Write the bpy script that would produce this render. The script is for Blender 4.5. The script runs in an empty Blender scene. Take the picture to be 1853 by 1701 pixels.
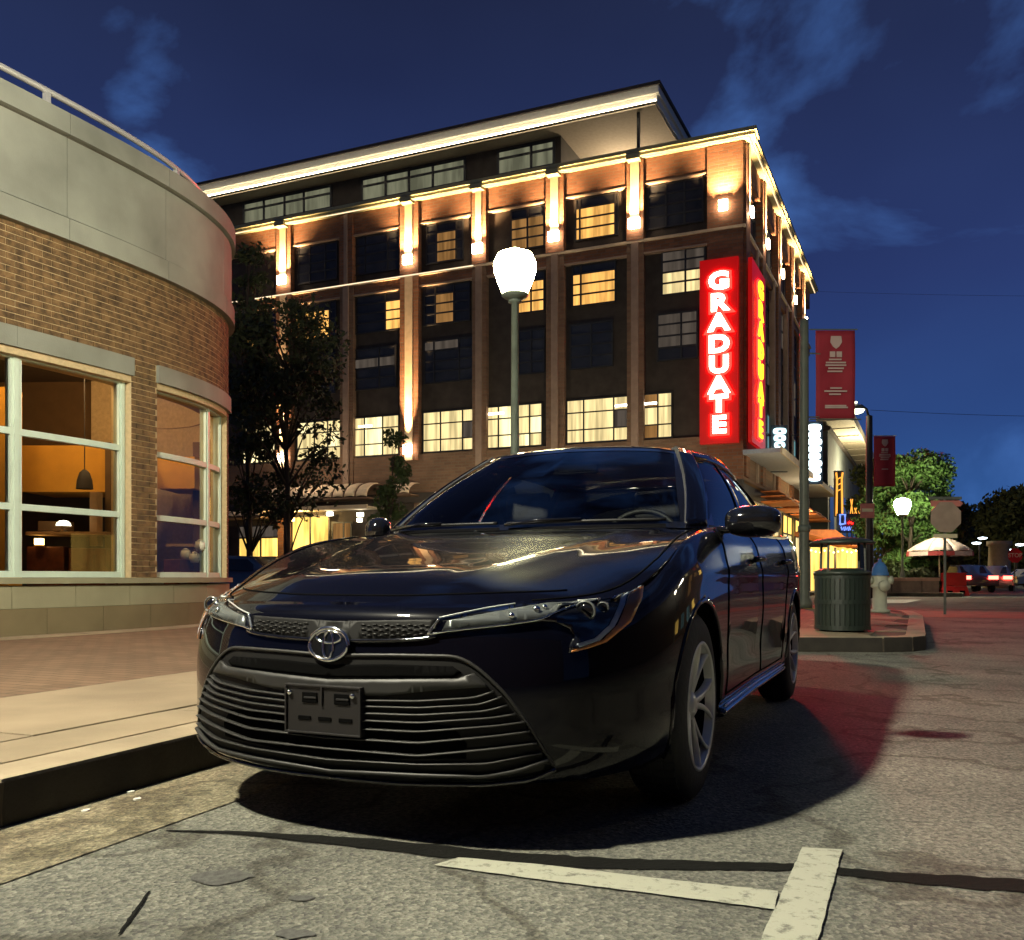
import bpy, bmesh, math, random
import numpy as np
from mathutils import Vector, Matrix
from mathutils.bvhtree import BVHTree
from mathutils.geometry import delaunay_2d_cdt
random.seed(7)
rnd = random.Random(11)
PI = math.pi
S = bpy.context.scene
COL = S.collection

# ------------------------------------------------------------------ camera
F, UC, VH, CH = 1600.0, 926.5, 1045.0, 0.755
cam = bpy.data.cameras.new('camera'); cob = bpy.data.objects.new('camera', cam); COL.objects.link(cob)
cob.location = (0, 0, CH); cob.rotation_euler = (PI/2, 0, 0)
cam.sensor_fit = 'HORIZONTAL'; cam.sensor_width = 36.0; cam.lens = F/1853*36
cam.shift_y = (VH-850.5)/1853
cam.clip_start = 0.05; cam.clip_end = 3000
S.camera = cob

# ------------------------------------------------------------------ sky: dusk, sun already set
W = bpy.data.worlds.new('World'); S.world = W; W.use_nodes = True
nt = W.node_tree; nt.nodes.clear()
def wn(t, **k):
    n = nt.nodes.new(t)
    for a, b in k.items(): setattr(n, a, b)
    return n
L = nt.links.new
out = wn('ShaderNodeOutputWorld'); bg = wn('ShaderNodeBackground'); bg.inputs[1].default_value = 1.0
tc = wn('ShaderNodeTexCoord'); sep = wn('ShaderNodeSeparateXYZ'); L(tc.outputs['Generated'], sep.inputs[0])
ramp = wn('ShaderNodeValToRGB'); L(sep.outputs['Z'], ramp.inputs[0])
cr = ramp.color_ramp
cr.elements[0].position = 0.0; cr.elements[0].color = (0.026, 0.072, 0.215, 1)
cr.elements[1].position = 1.0; cr.elements[1].color = (0.011, 0.013, 0.032, 1)
for p, c in ((0.06, (0.026, 0.075, 0.235, 1)), (0.16, (0.019, 0.044, 0.155, 1)), (0.30, (0.017, 0.028, 0.105, 1)), (0.55, (0.014, 0.019, 0.056, 1))):
    e = cr.elements.new(p); e.color = c
mp = wn('ShaderNodeMapping'); mp.inputs['Scale'].default_value = (1.0, 1.0, 1.7); L(tc.outputs['Generated'], mp.inputs[0])
mp.inputs['Location'].default_value = (2.1, .93, 1.42)
n1 = wn('ShaderNodeTexNoise'); n1.inputs['Scale'].default_value = 2.9; n1.inputs['Detail'].default_value = 7; n1.inputs['Roughness'].default_value = 0.55
n1.inputs['Distortion'].default_value = 0.35
L(mp.outputs[0], n1.inputs['Vector'])
r1 = wn('ShaderNodeValToRGB'); L(n1.outputs[0], r1.inputs[0])
r1.color_ramp.elements[0].position = 0.50; r1.color_ramp.elements[0].color = (0, 0, 0, 1)
r1.color_ramp.elements[1].position = 0.74; r1.color_ramp.elements[1].color = (1, 1, 1, 1)
mx = wn('ShaderNodeMixRGB'); L(r1.outputs[0], mx.inputs[0]); L(ramp.outputs[0], mx.inputs[1])
mx.inputs[2].default_value = (0.060, 0.140, 0.410, 1)
n2 = wn('ShaderNodeTexNoise'); n2.inputs['Scale'].default_value = 1.3; n2.inputs['Detail'].default_value = 4
L(mp.outputs[0], n2.inputs['Vector'])
r2 = wn('ShaderNodeValToRGB'); L(n2.outputs[0], r2.inputs[0])
r2.color_ramp.elements[0].position = 0.35; r2.color_ramp.elements[0].color = (0.62, 0.68, 0.74, 1)
r2.color_ramp.elements[1].position = 0.65; r2.color_ramp.elements[1].color = (1.05, 1.2, 1.15, 1)
mu = wn('ShaderNodeMixRGB', blend_type='MULTIPLY'); mu.inputs[0].default_value = 1
L(mx.outputs[0], mu.inputs[1]); L(r2.outputs[0], mu.inputs[2])
sky = wn('ShaderNodeTexSky'); sky.sky_type = 'NISHITA'; sky.sun_disc = False
sky.sun_elevation = math.radians(-4.0); sky.sun_rotation = math.radians(-100)
sm = wn('ShaderNodeVectorMath', operation='SCALE'); L(sky.outputs[0], sm.inputs[0]); sm.inputs[3].default_value = 0.03
ad = wn('ShaderNodeVectorMath', operation='ADD'); L(mu.outputs[0], ad.inputs[0]); L(sm.outputs[0], ad.inputs[1])
dm = wn('ShaderNodeMapRange'); dm.inputs['From Min'].default_value = -.9; dm.inputs['From Max'].default_value = .55; dm.inputs['To Min'].default_value = .36; dm.inputs['To Max'].default_value = 1.12
L(sep.outputs['Y'], dm.inputs[0]); sc_ = wn('ShaderNodeVectorMath', operation='SCALE'); L(ad.outputs[0], sc_.inputs[0]); L(dm.outputs[0], sc_.inputs[3]); L(sc_.outputs[0], bg.inputs[0]); L(bg.outputs[0], out.inputs[0])

S.view_settings.view_transform = 'Standard'; S.view_settings.look = 'None'
S.view_settings.exposure = 0.2; S.view_settings.gamma = 1; S.view_settings.use_curve_mapping = False
S.render.engine = 'CYCLES'
S.cycles.use_denoising = True; S.cycles.denoiser = 'OPENIMAGEDENOISE'
S.cycles.max_bounces = 7; S.cycles.diffuse_bounces = 3; S.cycles.glossy_bounces = 4; S.cycles.transparent_max_bounces = 12
S.cycles.sample_clamp_indirect = 6; S.cycles.caustics_reflective = False; S.cycles.caustics_refractive = False

# ------------------------------------------------------------------ photo geometry helpers (metres from image points)
def at(px, py, d): return Vector(((px-UC)/F*d, d, CH+(VH-py)/F*d))
def gnd(px, py, z=0.0):
    d = (CH-z)*F/(py-VH); return Vector(((px-UC)/F*d, d, z))

# ------------------------------------------------------------------ materials
MATS = {}
def newmat(name):
    m = bpy.data.materials.new(name); m.use_nodes = True; n = m.node_tree; n.nodes.clear()
    o = n.nodes.new('ShaderNodeOutputMaterial'); b = n.nodes.new('ShaderNodeBsdfPrincipled'); n.links.new(b.outputs[0], o.inputs[0])
    MATS[name] = m
    return m, n, b
def mat(name, col, rough=0.6, metal=0.0, var=0.12, scale=6.0, bump=0.0, bscale=60.0, coat=0.0, emit=None, estr=0.0, spec=0.5, cior=1.5):
    m, n, b = newmat(name)
    b.inputs['Roughness'].default_value = rough; b.inputs['Metallic'].default_value = metal
    b.inputs['Coat Weight'].default_value = coat; b.inputs['Coat Roughness'].default_value = 0.03; b.inputs['Coat IOR'].default_value = cior
    b.inputs['Specular IOR Level'].default_value = spec
    c = n.nodes.new('ShaderNodeTexCoord'); t = n.nodes.new('ShaderNodeTexNoise'); t.inputs['Scale'].default_value = scale; t.inputs['Detail'].default_value = 6
    n.links.new(c.outputs['Object'], t.inputs['Vector'])
    r = n.nodes.new('ShaderNodeValToRGB'); n.links.new(t.outputs[0], r.inputs[0])
    r.color_ramp.elements[0].position = 0.3; r.color_ramp.elements[1].position = 0.7
    r.color_ramp.elements[0].color = tuple(x*(1-var) for x in col)+(1,); r.color_ramp.elements[1].color = tuple(min(1, x*(1+var)) for x in col)+(1,)
    n.links.new(r.outputs[0], b.inputs['Base Color'])
    if bump:
        t2 = n.nodes.new('ShaderNodeTexNoise'); t2.inputs['Scale'].default_value = bscale; t2.inputs['Detail'].default_value = 5
        n.links.new(c.outputs['Object'], t2.inputs['Vector'])
        bm = n.nodes.new('ShaderNodeBump'); bm.inputs['Strength'].default_value = bump; bm.inputs['Distance'].default_value = 0.01
        n.links.new(t2.outputs[0], bm.inputs['Height']); n.links.new(bm.outputs[0], b.inputs['Normal'])
    if emit:
        b.inputs['Emission Color'].default_value = tuple(emit)+(1,); b.inputs['Emission Strength'].default_value = estr
    return m
def glow(name, col, s):
    m = bpy.data.materials.new(name); m.use_nodes = True; n = m.node_tree; n.nodes.clear()
    o = n.nodes.new('ShaderNodeOutputMaterial'); e = n.nodes.new('ShaderNodeEmission'); n.links.new(e.outputs[0], o.inputs[0])
    e.inputs[0].default_value = tuple(col)+(1,); e.inputs[1].default_value = s
    MATS[name] = m
    return m
def glass(name, tint, refl=1.5, rough=0.0):
    m = bpy.data.materials.new(name); m.use_nodes = True; n = m.node_tree; n.nodes.clear()
    o = n.nodes.new('ShaderNodeOutputMaterial'); mix = n.nodes.new('ShaderNodeMixShader'); tr = n.nodes.new('ShaderNodeBsdfTransparent'); gl = n.nodes.new('ShaderNodeBsdfGlossy')
    fr = n.nodes.new('ShaderNodeFresnel'); fr.inputs[0].default_value = refl
    tr.inputs[0].default_value = tuple(tint)+(1,); gl.inputs['Roughness'].default_value = rough; gl.inputs[0].default_value = (1, 1, 1, 1)
    n.links.new(fr.outputs[0], mix.inputs[0]); n.links.new(tr.outputs[0], mix.inputs[1]); n.links.new(gl.outputs[0], mix.inputs[2]); n.links.new(mix.outputs[0], o.inputs[0])
    MATS[name] = m
    return m

# ------------------------------------------------------------------ mesh builder
class MB:
    def __init__(s): s.v = []; s.f = []
    def quad(s, a, b, c, d):
        i = len(s.v); s.v += [tuple(a), tuple(b), tuple(c), tuple(d)]; s.f.append((i, i+1, i+2, i+3)); return s
    def poly(s, pts):
        i = len(s.v); s.v += [tuple(p) for p in pts]; s.f.append(tuple(range(i, i+len(pts)))); return s
    def hexa(s, p):   # 8 points: bottom 0-3, top 4-7
        i = len(s.v); s.v += [tuple(q) for q in p]
        for f in ((0, 3, 2, 1), (4, 5, 6, 7), (0, 1, 5, 4), (1, 2, 6, 5), (2, 3, 7, 6), (3, 0, 4, 7)): s.f.append(tuple(i+k for k in f))
        return s
    def box(s, x0, x1, y0, y1, z0, z1, T=None):
        p = [(x0, y0, z0), (x1, y0, z0), (x1, y1, z0), (x0, y1, z0), (x0, y0, z1), (x1, y0, z1), (x1, y1, z1), (x0, y1, z1)]
        return s.hexa([T(*q) for q in p] if T else p)
    def prism(s, pts, z0, z1):
        n = len(pts); i = len(s.v)
        s.v += [(p[0], p[1], z0) for p in pts]+[(p[0], p[1], z1) for p in pts]
        s.f.append(tuple(i+k for k in reversed(range(n)))); s.f.append(tuple(i+n+k for k in range(n)))
        for k in range(n): s.f.append((i+k, i+(k+1) % n, i+n+(k+1) % n, i+n+k))
        return s
    def tube(s, pts, r, n=8, cap=True, closed=False, flat=1.0, up=(0, 0, 1)):
        pts = [Vector(p) for p in pts]; m = len(pts); base = len(s.v)
        rr = r if isinstance(r, (list, tuple)) else [r]*m
        for k, p in enumerate(pts):
            if closed: t = pts[(k+1) % m]-pts[k-1]
            else: t = pts[min(k+1, m-1)]-pts[max(k-1, 0)]
            if t.length < 1e-9: t = Vector((0, 0, 1))
            t.normalize(); u = Vector(up)
            if abs(t.dot(u)) > .95: u = Vector((1, 0, 0)) if abs(t.x) < .9 else Vector((0, 1, 0))
            a = t.cross(u).normalized(); b = a.cross(t).normalized()
            for j in range(n):
                q = p+a*(math.cos(2*PI*j/n)*rr[k])+b*(math.sin(2*PI*j/n)*rr[k]*flat); s.v.append(tuple(q))
        for k in range(m if closed else m-1):
            k2 = (k+1) % m
            for j in range(n):
                j2 = (j+1) % n; s.f.append((base+k*n+j, base+k*n+j2, base+k2*n+j2, base+k2*n+j))
        if cap and not closed:
            s.f.append(tuple(base+j for j in reversed(range(n)))); s.f.append(tuple(base+(m-1)*n+j for j in range(n)))
        return s
    def lathe(s, prof, c=(0, 0, 0), n=24, axis='z', arc=2*PI):
        base = len(s.v); full = arc > 6.28; m = n if full else n+1
        for (r, h) in prof:
            for j in range(m):
                a = arc*j/n
                if axis == 'z': q = (c[0]+r*math.cos(a), c[1]+r*math.sin(a), c[2]+h)
                elif axis == 'x': q = (c[0]+h, c[1]+r*math.cos(a), c[2]+r*math.sin(a))
                else: q = (c[0]+r*math.cos(a), c[1]+h, c[2]+r*math.sin(a))
                s.v.append(q)
        for k in range(len(prof)-1):
            for j in range(n):
                j2 = (j+1) % n if full else j+1
                s.f.append((base+k*m+j, base+k*m+j2, base+(k+1)*m+j2, base+(k+1)*m+j))
        return s
    def grid(s, P):   # P[i][j] points
        base = len(s.v); a = len(P); b = len(P[0])
        for r in P: s.v += [tuple(q) for q in r]
        for i in range(a-1):
            for j in range(b-1): s.f.append((base+i*b+j, base+i*b+j+1, base+(i+1)*b+j+1, base+(i+1)*b+j))
        return s
    def build(s, name, m=None, parent=None, smooth=False, bevel=0, T=None, loc=None):
        me = bpy.data.meshes.new(name)
        vs = [tuple(T(*p)) for p in s.v] if T else s.v
        if loc is not None: vs = [(p[0]-loc[0], p[1]-loc[1], p[2]-loc[2]) for p in vs]
        me.from_pydata(vs, [], s.f); me.validate()
        if smooth: me.polygons.foreach_set('use_smooth', [True]*len(me.polygons))
        if smooth or bevel:
            b = bmesh.new(); b.from_mesh(me); bmesh.ops.remove_doubles(b, verts=b.verts, dist=1e-5)
            if bevel: bmesh.ops.bevel(b, geom=b.edges[:], offset=bevel, segments=2, affect='EDGES', profile=.6)
            b.to_mesh(me); b.free()
        o = bpy.data.objects.new(name, me); COL.objects.link(o)
        if m: me.materials.append(MATS[m] if isinstance(m, str) else m)
        if parent: o.parent = parent
        if loc is not None: o.location = loc
        return o
def fixn(o):
    b = bmesh.new(); b.from_mesh(o.data); bmesh.ops.recalc_face_normals(b, faces=b.faces); b.to_mesh(o.data); b.free(); return o
def mod(o, t, **k):
    m = o.modifiers.new(t.lower(), t)
    for a, b in k.items(): setattr(m, a, b)
    return o
def tag(o, label=None, cat=None, group=None, kind=None):
    if label: o['label'] = label
    if cat: o['category'] = cat
    if group: o['group'] = group
    if kind: o['kind'] = kind
    return o
def thing(name, label, cat, loc=(0, 0, 0), rz=0.0, group=None):
    o = bpy.data.objects.new(name, None); COL.objects.link(o); o.location = loc; o.rotation_euler = (0, 0, rz); o.empty_display_size = .2
    return tag(o, label, cat, group)
def kids(o): return [c for c in bpy.data.objects if c.parent == o]
def copy_tree(o, parent=None, ch=None):
    if ch is None:
        ch = {}
        for c in bpy.data.objects:
            if c.parent: ch.setdefault(c.parent.name, []).append(c)
    c = o.copy(); COL.objects.link(c)
    if parent: c.parent = parent
    for k in ch.get(o.name, []): copy_tree(k, c, ch)
    return c
def put(name, me, parent, loc=(0, 0, 0), rot=(0, 0, 0), scale=(1, 1, 1), m=None):
    o = bpy.data.objects.new(name, me); COL.objects.link(o); o.parent = parent; o.location = loc; o.rotation_euler = rot; o.scale = scale
    return o
def text(name, s, size, m, parent, M, depth=.02, fat=0.0, align='CENTER', sx=1.0):
    cu = bpy.data.curves.new(name, 'FONT'); cu.body = s; cu.size = size; cu.extrude = depth; cu.offset = fat; cu.align_x = align; cu.align_y = 'CENTER'; cu.resolution_u = 3
    t = bpy.data.objects.new('tmp', cu); COL.objects.link(t); dg = bpy.context.evaluated_depsgraph_get()
    me = bpy.data.meshes.new_from_object(t.evaluated_get(dg)); bpy.data.objects.remove(t); bpy.data.curves.remove(cu)
    me.transform(Matrix.Diagonal((sx, 1, 1, 1)))
    me.materials.clear(); me.materials.append(MATS[m]); me.name = name
    o = bpy.data.objects.new(name, me); COL.objects.link(o); o.parent = parent; o.matrix_local = M
    return o
def frame(o, X, Y, Z):    # matrix with origin and three axes
    return Matrix(((X[0], Y[0], Z[0], o[0]), (X[1], Y[1], Z[1], o[1]), (X[2], Y[2], Z[2], o[2]), (0, 0, 0, 1)))
def interp(x, ks):
    return float(np.interp(x, [k[0] for k in ks], [k[1] for k in ks]))
def smooth_keys(ks):
    xs = np.array([k[0] for k in ks], float); ys = np.array([k[1] for k in ks], float)
    m = np.gradient(ys, xs)
    def fn(x):
        x = min(max(x, xs[0]), xs[-1]); i = min(int(np.searchsorted(xs, x, 'right'))-1, len(xs)-2); h = xs[i+1]-xs[i]; t = (x-xs[i])/h
        return float((2*t**3-3*t**2+1)*ys[i]+(t**3-2*t**2+t)*h*m[i]+(-2*t**3+3*t**2)*ys[i+1]+(t**3-t**2)*h*m[i+1])
    return fn
# ------------------------------------------------------------------ material library
def asphalt(name, base, warm):
    m, n, b = newmat(name)
    N = n.nodes.new; K = n.links.new
    c = N('ShaderNodeTexCoord')
    v = N('ShaderNodeTexVoronoi'); v.inputs['Scale'].default_value = 95; K(c.outputs['Object'], v.inputs['Vector'])
    t = N('ShaderNodeTexNoise'); t.inputs['Scale'].default_value = 46; t.inputs['Detail'].default_value = 8; t.inputs['Roughness'].default_value = .8; K(c.outputs['Object'], t.inputs['Vector'])
    g = N('ShaderNodeTexNoise'); g.inputs['Scale'].default_value = 0.9; g.inputs['Detail'].default_value = 6; g.inputs['Roughness'].default_value = .62; K(c.outputs['Object'], g.inputs['Vector'])
    r1 = N('ShaderNodeValToRGB'); K(t.outputs[0], r1.inputs[0]); e = r1.color_ramp.elements
    e[0].position = .36; e[0].color = tuple(x*.48 for x in base)+(1,); e[1].position = .66; e[1].color = tuple(x*1.5 for x in base)+(1,)
    r2 = N('ShaderNodeValToRGB'); K(v.outputs['Color'], r2.inputs[0]); e = r2.color_ramp.elements
    e[0].position = .15; e[0].color = (.55, .55, .55, 1); e[1].position = .95; e[1].color = (1.7, 1.65, 1.5, 1)
    m1 = N('ShaderNodeMixRGB'); m1.blend_type = 'MULTIPLY'; m1.inputs[0].default_value = .8; K(r1.outputs[0], m1.inputs[1]); K(r2.outputs[0], m1.inputs[2])
    r3 = N('ShaderNodeValToRGB'); K(g.outputs[0], r3.inputs[0]); e = r3.color_ramp.elements
    e[0].position = .32; e[0].color = (.52, .51, .50, 1); e[1].position = .68; e[1].color = tuple(warm)+(1,)
    m2 = N('ShaderNodeMixRGB'); m2.blend_type = 'MULTIPLY'; m2.inputs[0].default_value = 1; K(m1.outputs[0], m2.inputs[1]); K(r3.outputs[0], m2.inputs[2])
    w = N('ShaderNodeTexWave'); w.inputs['Scale'].default_value = .23; w.inputs['Distortion'].default_value = 26; w.inputs['Detail'].default_value = 5; w.inputs['Detail Scale'].default_value = 1.6; K(c.outputs['Object'], w.inputs['Vector'])
    r4 = N('ShaderNodeValToRGB'); K(w.outputs[0], r4.inputs[0]); e = r4.color_ramp.elements
    e[0].position = 0.0; e[0].color = (.45, .43, .4, 1); e[1].position = .035; e[1].color = (1, 1, 1, 1)
    m3 = N('ShaderNodeMixRGB'); m3.blend_type = 'MULTIPLY'; m3.inputs[0].default_value = .8; K(m2.outputs[0], m3.inputs[1]); K(r4.outputs[0], m3.inputs[2])
    K(m3.outputs[0], b.inputs['Base Color']); b.inputs['Roughness'].default_value = .86; b.inputs['Specular IOR Level'].default_value = .35
    ad = N('ShaderNodeMath'); ad.operation = 'ADD'; K(t.outputs[0], ad.inputs[0]); K(v.outputs['Distance'], ad.inputs[1])
    bp = N('ShaderNodeBump'); bp.inputs['Strength'].default_value = .55; bp.inputs['Distance'].default_value = .009; K(ad.outputs[0], bp.inputs['Height']); K(bp.outputs[0], b.inputs['Normal'])
    return m
asphalt('asphalt', (.200, .204, .186), (1.14, 1.13, 1.06))
asphalt('asphalt_reddish', (.17, .135, .12), (1.15, 1.0, .9))
asphalt('gutter', (.235, .220, .165), (1.15, 1.1, 1.0))
mat('concrete', (.30, .24, .155), .85, var=.16, scale=2.2, bump=.35, bscale=90)
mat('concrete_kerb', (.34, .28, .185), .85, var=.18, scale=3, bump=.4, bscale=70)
mat('kerb_face_shade', (.028, .024, .018), .8, var=.4, scale=5, bump=.4, bscale=60)  # near-black: shade on the kerb's street side is put into the colour
mat('joint', (.07, .055, .04), .95)
mat('stain', (.085, .084, .075), .8, var=.4, scale=40, bump=.4)
mat('tar', (.010, .010, .009), .95, bump=.5, bscale=60, spec=.08)
def paint(name, col):
    m, n, b = newmat(name); N = n.nodes.new; K = n.links.new
    c = N('ShaderNodeTexCoord'); t = N('ShaderNodeTexNoise'); t.inputs['Scale'].default_value = 28; t.inputs['Detail'].default_value = 8; t.inputs['Roughness'].default_value = .75; K(c.outputs['Object'], t.inputs['Vector'])
    r = N('ShaderNodeValToRGB'); K(t.outputs[0], r.inputs[0]); e = r.color_ramp.elements
    e[0].position = .34; e[0].color = tuple(x*.35 for x in col)+(1,); e[1].position = .47; e[1].color = tuple(col)+(1,)
    K(r.outputs[0], b.inputs['Base Color']); b.inputs['Roughness'].default_value = .7
    bp = N('ShaderNodeBump'); bp.inputs['Strength'].default_value = .5; bp.inputs['Distance'].default_value = .006; K(t.outputs[0], bp.inputs['Height']); K(bp.outputs[0], b.inputs['Normal'])
paint('road_paint', (.42, .42, .33))
def pavers(name, a, c2, mortar, sx, sy, bumpd=.01, rot=0.0, rough=.85):
    m, n, b = newmat(name); N = n.nodes.new; K = n.links.new
    c = N('ShaderNodeTexCoord'); mp = N('ShaderNodeMapping'); mp.inputs['Rotation'].default_value = (0, 0, rot); K(c.outputs['Object'], mp.inputs[0])
    br = N('ShaderNodeTexBrick'); br.inputs['Scale'].default_value = 1; br.inputs['Brick Width'].default_value = sx; br.inputs['Row Height'].default_value = sy
    br.inputs['Mortar Size'].default_value = .006; br.inputs['Color1'].default_value = a+(1,); br.inputs['Color2'].default_value = c2+(1,); br.inputs['Mortar'].default_value = mortar+(1,)
    K(mp.outputs[0], br.inputs['Vector'])
    t = N('ShaderNodeTexNoise'); t.inputs['Scale'].default_value = 1.6; t.inputs['Detail'].default_value = 7; K(c.outputs['Object'], t.inputs['Vector'])
    r = N('ShaderNodeValToRGB'); K(t.outputs[0], r.inputs[0]); r.color_ramp.elements[0].color = (.65, .65, .65, 1); r.color_ramp.elements[1].color = (1.3, 1.25, 1.2, 1)
    mm = N('ShaderNodeMixRGB'); mm.blend_type = 'MULTIPLY'; mm.inputs[0].default_value = 1; K(br.outputs[0], mm.inputs[1]); K(r.outputs[0], mm.inputs[2]); K(mm.outputs[0], b.inputs['Base Color'])
    b.inputs['Roughness'].default_value = rough
    bp = N('ShaderNodeBump'); bp.inputs['Distance'].default_value = bumpd; bp.invert = True; K(br.outputs['Fac'], bp.inputs['Height']); K(bp.outputs[0], b.inputs['Normal'])
pavers('paver_brick', (.235, .160, .100), (.18, .118, .072), (.10, .08, .05), .2, .1, rot=math.radians(22))
pavers('road_brick', (.26, .105, .065), (.20, .08, .05), (.12, .09, .07), .4, .2, rot=math.radians(-23))
pavers('hotel_brick', (.21, .085, .045), (.13, .05, .03), (.16, .11, .08), .5, .16)
pavers('hotel_brick_dark', (.10, .055, .040), (.07, .04, .03), (.09, .065, .05), .5, .16)
mat('shop_brick_a', (.250, .140, .060), .85, var=.22, scale=14, bump=.5, bscale=120)
mat('mortar', (.60, .46, .27), .95, var=.12, scale=20, bump=.4, bscale=100)
mat('cast_stone', (.27, .275, .235), .8, var=.24, scale=1.3, bump=.22, bscale=70)
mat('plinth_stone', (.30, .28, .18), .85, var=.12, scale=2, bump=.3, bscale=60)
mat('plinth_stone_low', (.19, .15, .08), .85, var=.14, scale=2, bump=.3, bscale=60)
mat('window_frame', (.60, .70, .60), .45, var=.06)
mat('rail_metal', (.62, .60, .58), .4, metal=.3, var=.05)
glass('pane_glass', (.88, .88, .86), 1.45)
mat('room_wall', (.13, .075, .03), .9)
mat('room_ceiling', (.10, .07, .04), .9)
mat('ochre_wall', (.62, .30, .03), .8, var=.08)
mat('dark_wood', (.13, .035, .012), .5, var=.3, scale=12)
mat('pale_wood', (.42, .27, .13), .6, var=.15, scale=9)
mat('room_dark', (.035, .03, .025), .7)
mat('ceramic', (.7, .66, .55), .3, var=.04)
# car
mat('car_paint', (.0020, .0022, .0050), .3, metal=.0, var=.02, cior=1.36, coat=1.0, spec=.03)
mat('car_black', (.010, .010, .010), .42, var=.1)
mat('car_matte', (.009, .0088, .0085), .55, var=.1, spec=.22)
mat('car_under', (.003, .003, .003), .9, spec=.04)
mat('grille_grey', (.019, .0185, .017), .5, var=.08)
mat('plate_plastic', (.013, .0115, .0115), .5, var=.1)
mat('gloss_black', (.006, .006, .007), .08, coat=1.0)
mat('chrome', (.75, .76, .74), .12, metal=1.0, var=.02)
mat('lamp_grey', (.22, .23, .22), .25, metal=.5, var=.05)
mat('drl', (.66, .72, .80), .35, var=.05)
mat('amber', (.68, .24, .05), .35, coat=.3, var=.1)
mat('tyre', (.012, .012, .012), .75, bump=.3, bscale=40)
mat('alloy', (.62, .62, .58), .38, metal=.35, var=.05)
mat('seat', (.028, .028, .032), .85, bump=.2)
mat('tail_red', (.3, .01, .01), .15, coat=1)
glass('car_glass', (.80, .84, .82), 1.5)
glass('car_glass_dark', (.20, .21, .24), 1.36)
glass('lamp_lens', (.92, .94, .95), 1.22)
# hotel
mat('bay_metal', (.050, .040, .034), .75, var=.25, scale=2, spec=.25)
mat('bay_metal_grey', (.085, .078, .07), .7, var=.15, scale=2)
mat('pale_strip', (.58, .46, .32), .8, var=.12, scale=3)
mat('pilaster_strip', (.30, .21, .16), .8, var=.12, scale=3)
mat('cornice_metal', (.30, .29, .17), .45, var=.1)
mat('fascia', (.80, .76, .66), .55, var=.05)
mat('soffit', (.42, .36, .29), .85, var=.07)
mat('roof_dark', (.05, .04, .035), .8)
mat('muntin', (.022, .022, .024), .5)
glass('hotel_glass', (.55, .56, .58), 1.6)
mat('dark_pane', (.030, .032, .036), .18, var=.4, scale=.9, coat=.12)
mat('hotel_concrete', (.23, .19, .15), .85)
mat('canopy_grey', (.34, .36, .42), .6)
def curtain(name, col, s, dark=.45, sc=3.0):
    m = bpy.data.materials.new(name); m.use_nodes = True; n = m.node_tree; n.nodes.clear(); N = n.nodes.new; K = n.links.new
    o = N('ShaderNodeOutputMaterial'); e = N('ShaderNodeEmission'); K(e.outputs[0], o.inputs[0])
    c = N('ShaderNodeTexCoord'); w = N('ShaderNodeTexNoise'); w.inputs['Scale'].default_value = 1; w.inputs['Detail'].default_value = 3
    mp = N('ShaderNodeMapping'); mp.inputs['Scale'].default_value = (sc, sc, .25); K(c.outputs['Object'], mp.inputs[0]); K(mp.outputs[0], w.inputs['Vector'])
    r = N('ShaderNodeValToRGB'); K(w.outputs[0], r.inputs[0]); q = r.color_ramp.elements
    q[0].position = .36; q[0].color = tuple(x*dark for x in col)+(1,); q[1].position = .60; q[1].color = tuple(col)+(1,)
    K(r.outputs[0], e.inputs[0]); e.inputs[1].default_value = s
    MATS[name] = m
curtain('lit_amber', (1.0, .50, .12), 1.35)
curtain('lit_amber_dim', (.85, .42, .13), .38)
curtain('lit_cream', (1.0, .78, .36), 1.15, .5, 4)
curtain('lit_bright', (1.0, .84, .42), 1.7, .5)
curtain('lit_dusky', (.30, .24, .19), .28)
curtain('lit_penthouse', (.50, .50, .32), .34, .5, 2.2)
curtain('lit_gold', (1.0, .62, .13), 2.4, .4, 2.0)
curtain('lit_cyan', (.35, .75, .80), .35, .2, 5)
glow('sconce', (1.0, .74, .46), 34)
glow('led_strip', (1.0, .72, .42), 1.5)
glow('led_fascia', (1.0, .84, .54), 17.0)
glow('ledge_led', (1.0, .78, .5), 1.3)
glow('letter_white', (1.0, .62, .45), 12)
glow('letter_yellow', (1.0, .60, .02), 2.6)
glow('neon_red', (1.0, .003, .002), 40)
glow('sign_cyan', (.62, .95, 1.0), 2.2)
glow('sign_white', (.80, .97, 1.0), 5)
glow('neon_orange', (1.0, .36, .05), 1.6)
glow('neon_blue', (.18, .30, 1.0), 1.5)
glow('globe', (1.0, .93, .50), 95)
glow('globe_near', (1.0, .94, .73), 3200)
glow('globe_side_fill', (1.0, .90, .66), 100)
glow('signal_red', (1, .01, .01), 20)
glow('globe_far', (1.0, .98, .66), 170)
glow('globe_hotel_fill', (1.0, .85, .55), 250)
glow('lamp_white', (1.0, .94, .70), 9)
glow('lantern', (1.0, .95, .62), 4)
glow('lamp_warm', (1.0, .62, .18), 10)
glow('tail', (1.0, .02, .015), 3)
glow('tail_hot', (1.0, .06, .04), 14)
glow('cold_light', (.80, .95, 1.0), 6)
mat('sign_red', (.17, .004, .004), .5, var=.1, emit=(1, .002, .0015), estr=.28)
mat('sign_box', (.03, .05, .07), .5)
mat('banner_red', (.33, .022, .040), .75, var=.12, scale=3, bump=.2, bscale=20)
mat('banner_print', (.55, .42, .38), .8, var=.06)
mat('pole_green', (.11, .13, .10), .5, var=.15)
mat('pole_dark', (.014, .010, .010), .5)
mat('pole_iron', (.11, .135, .11), .5, var=.2)
mat('bin_green', (.018, .028, .022), .45, var=.2)
mat('hydrant_grey', (.48, .50, .38), .55, var=.1)
mat('hydrant_blue', (.05, .17, .42), .5, var=.1)
mat('planter_brick', (.24, .17, .13), .85, var=.2)
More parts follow.
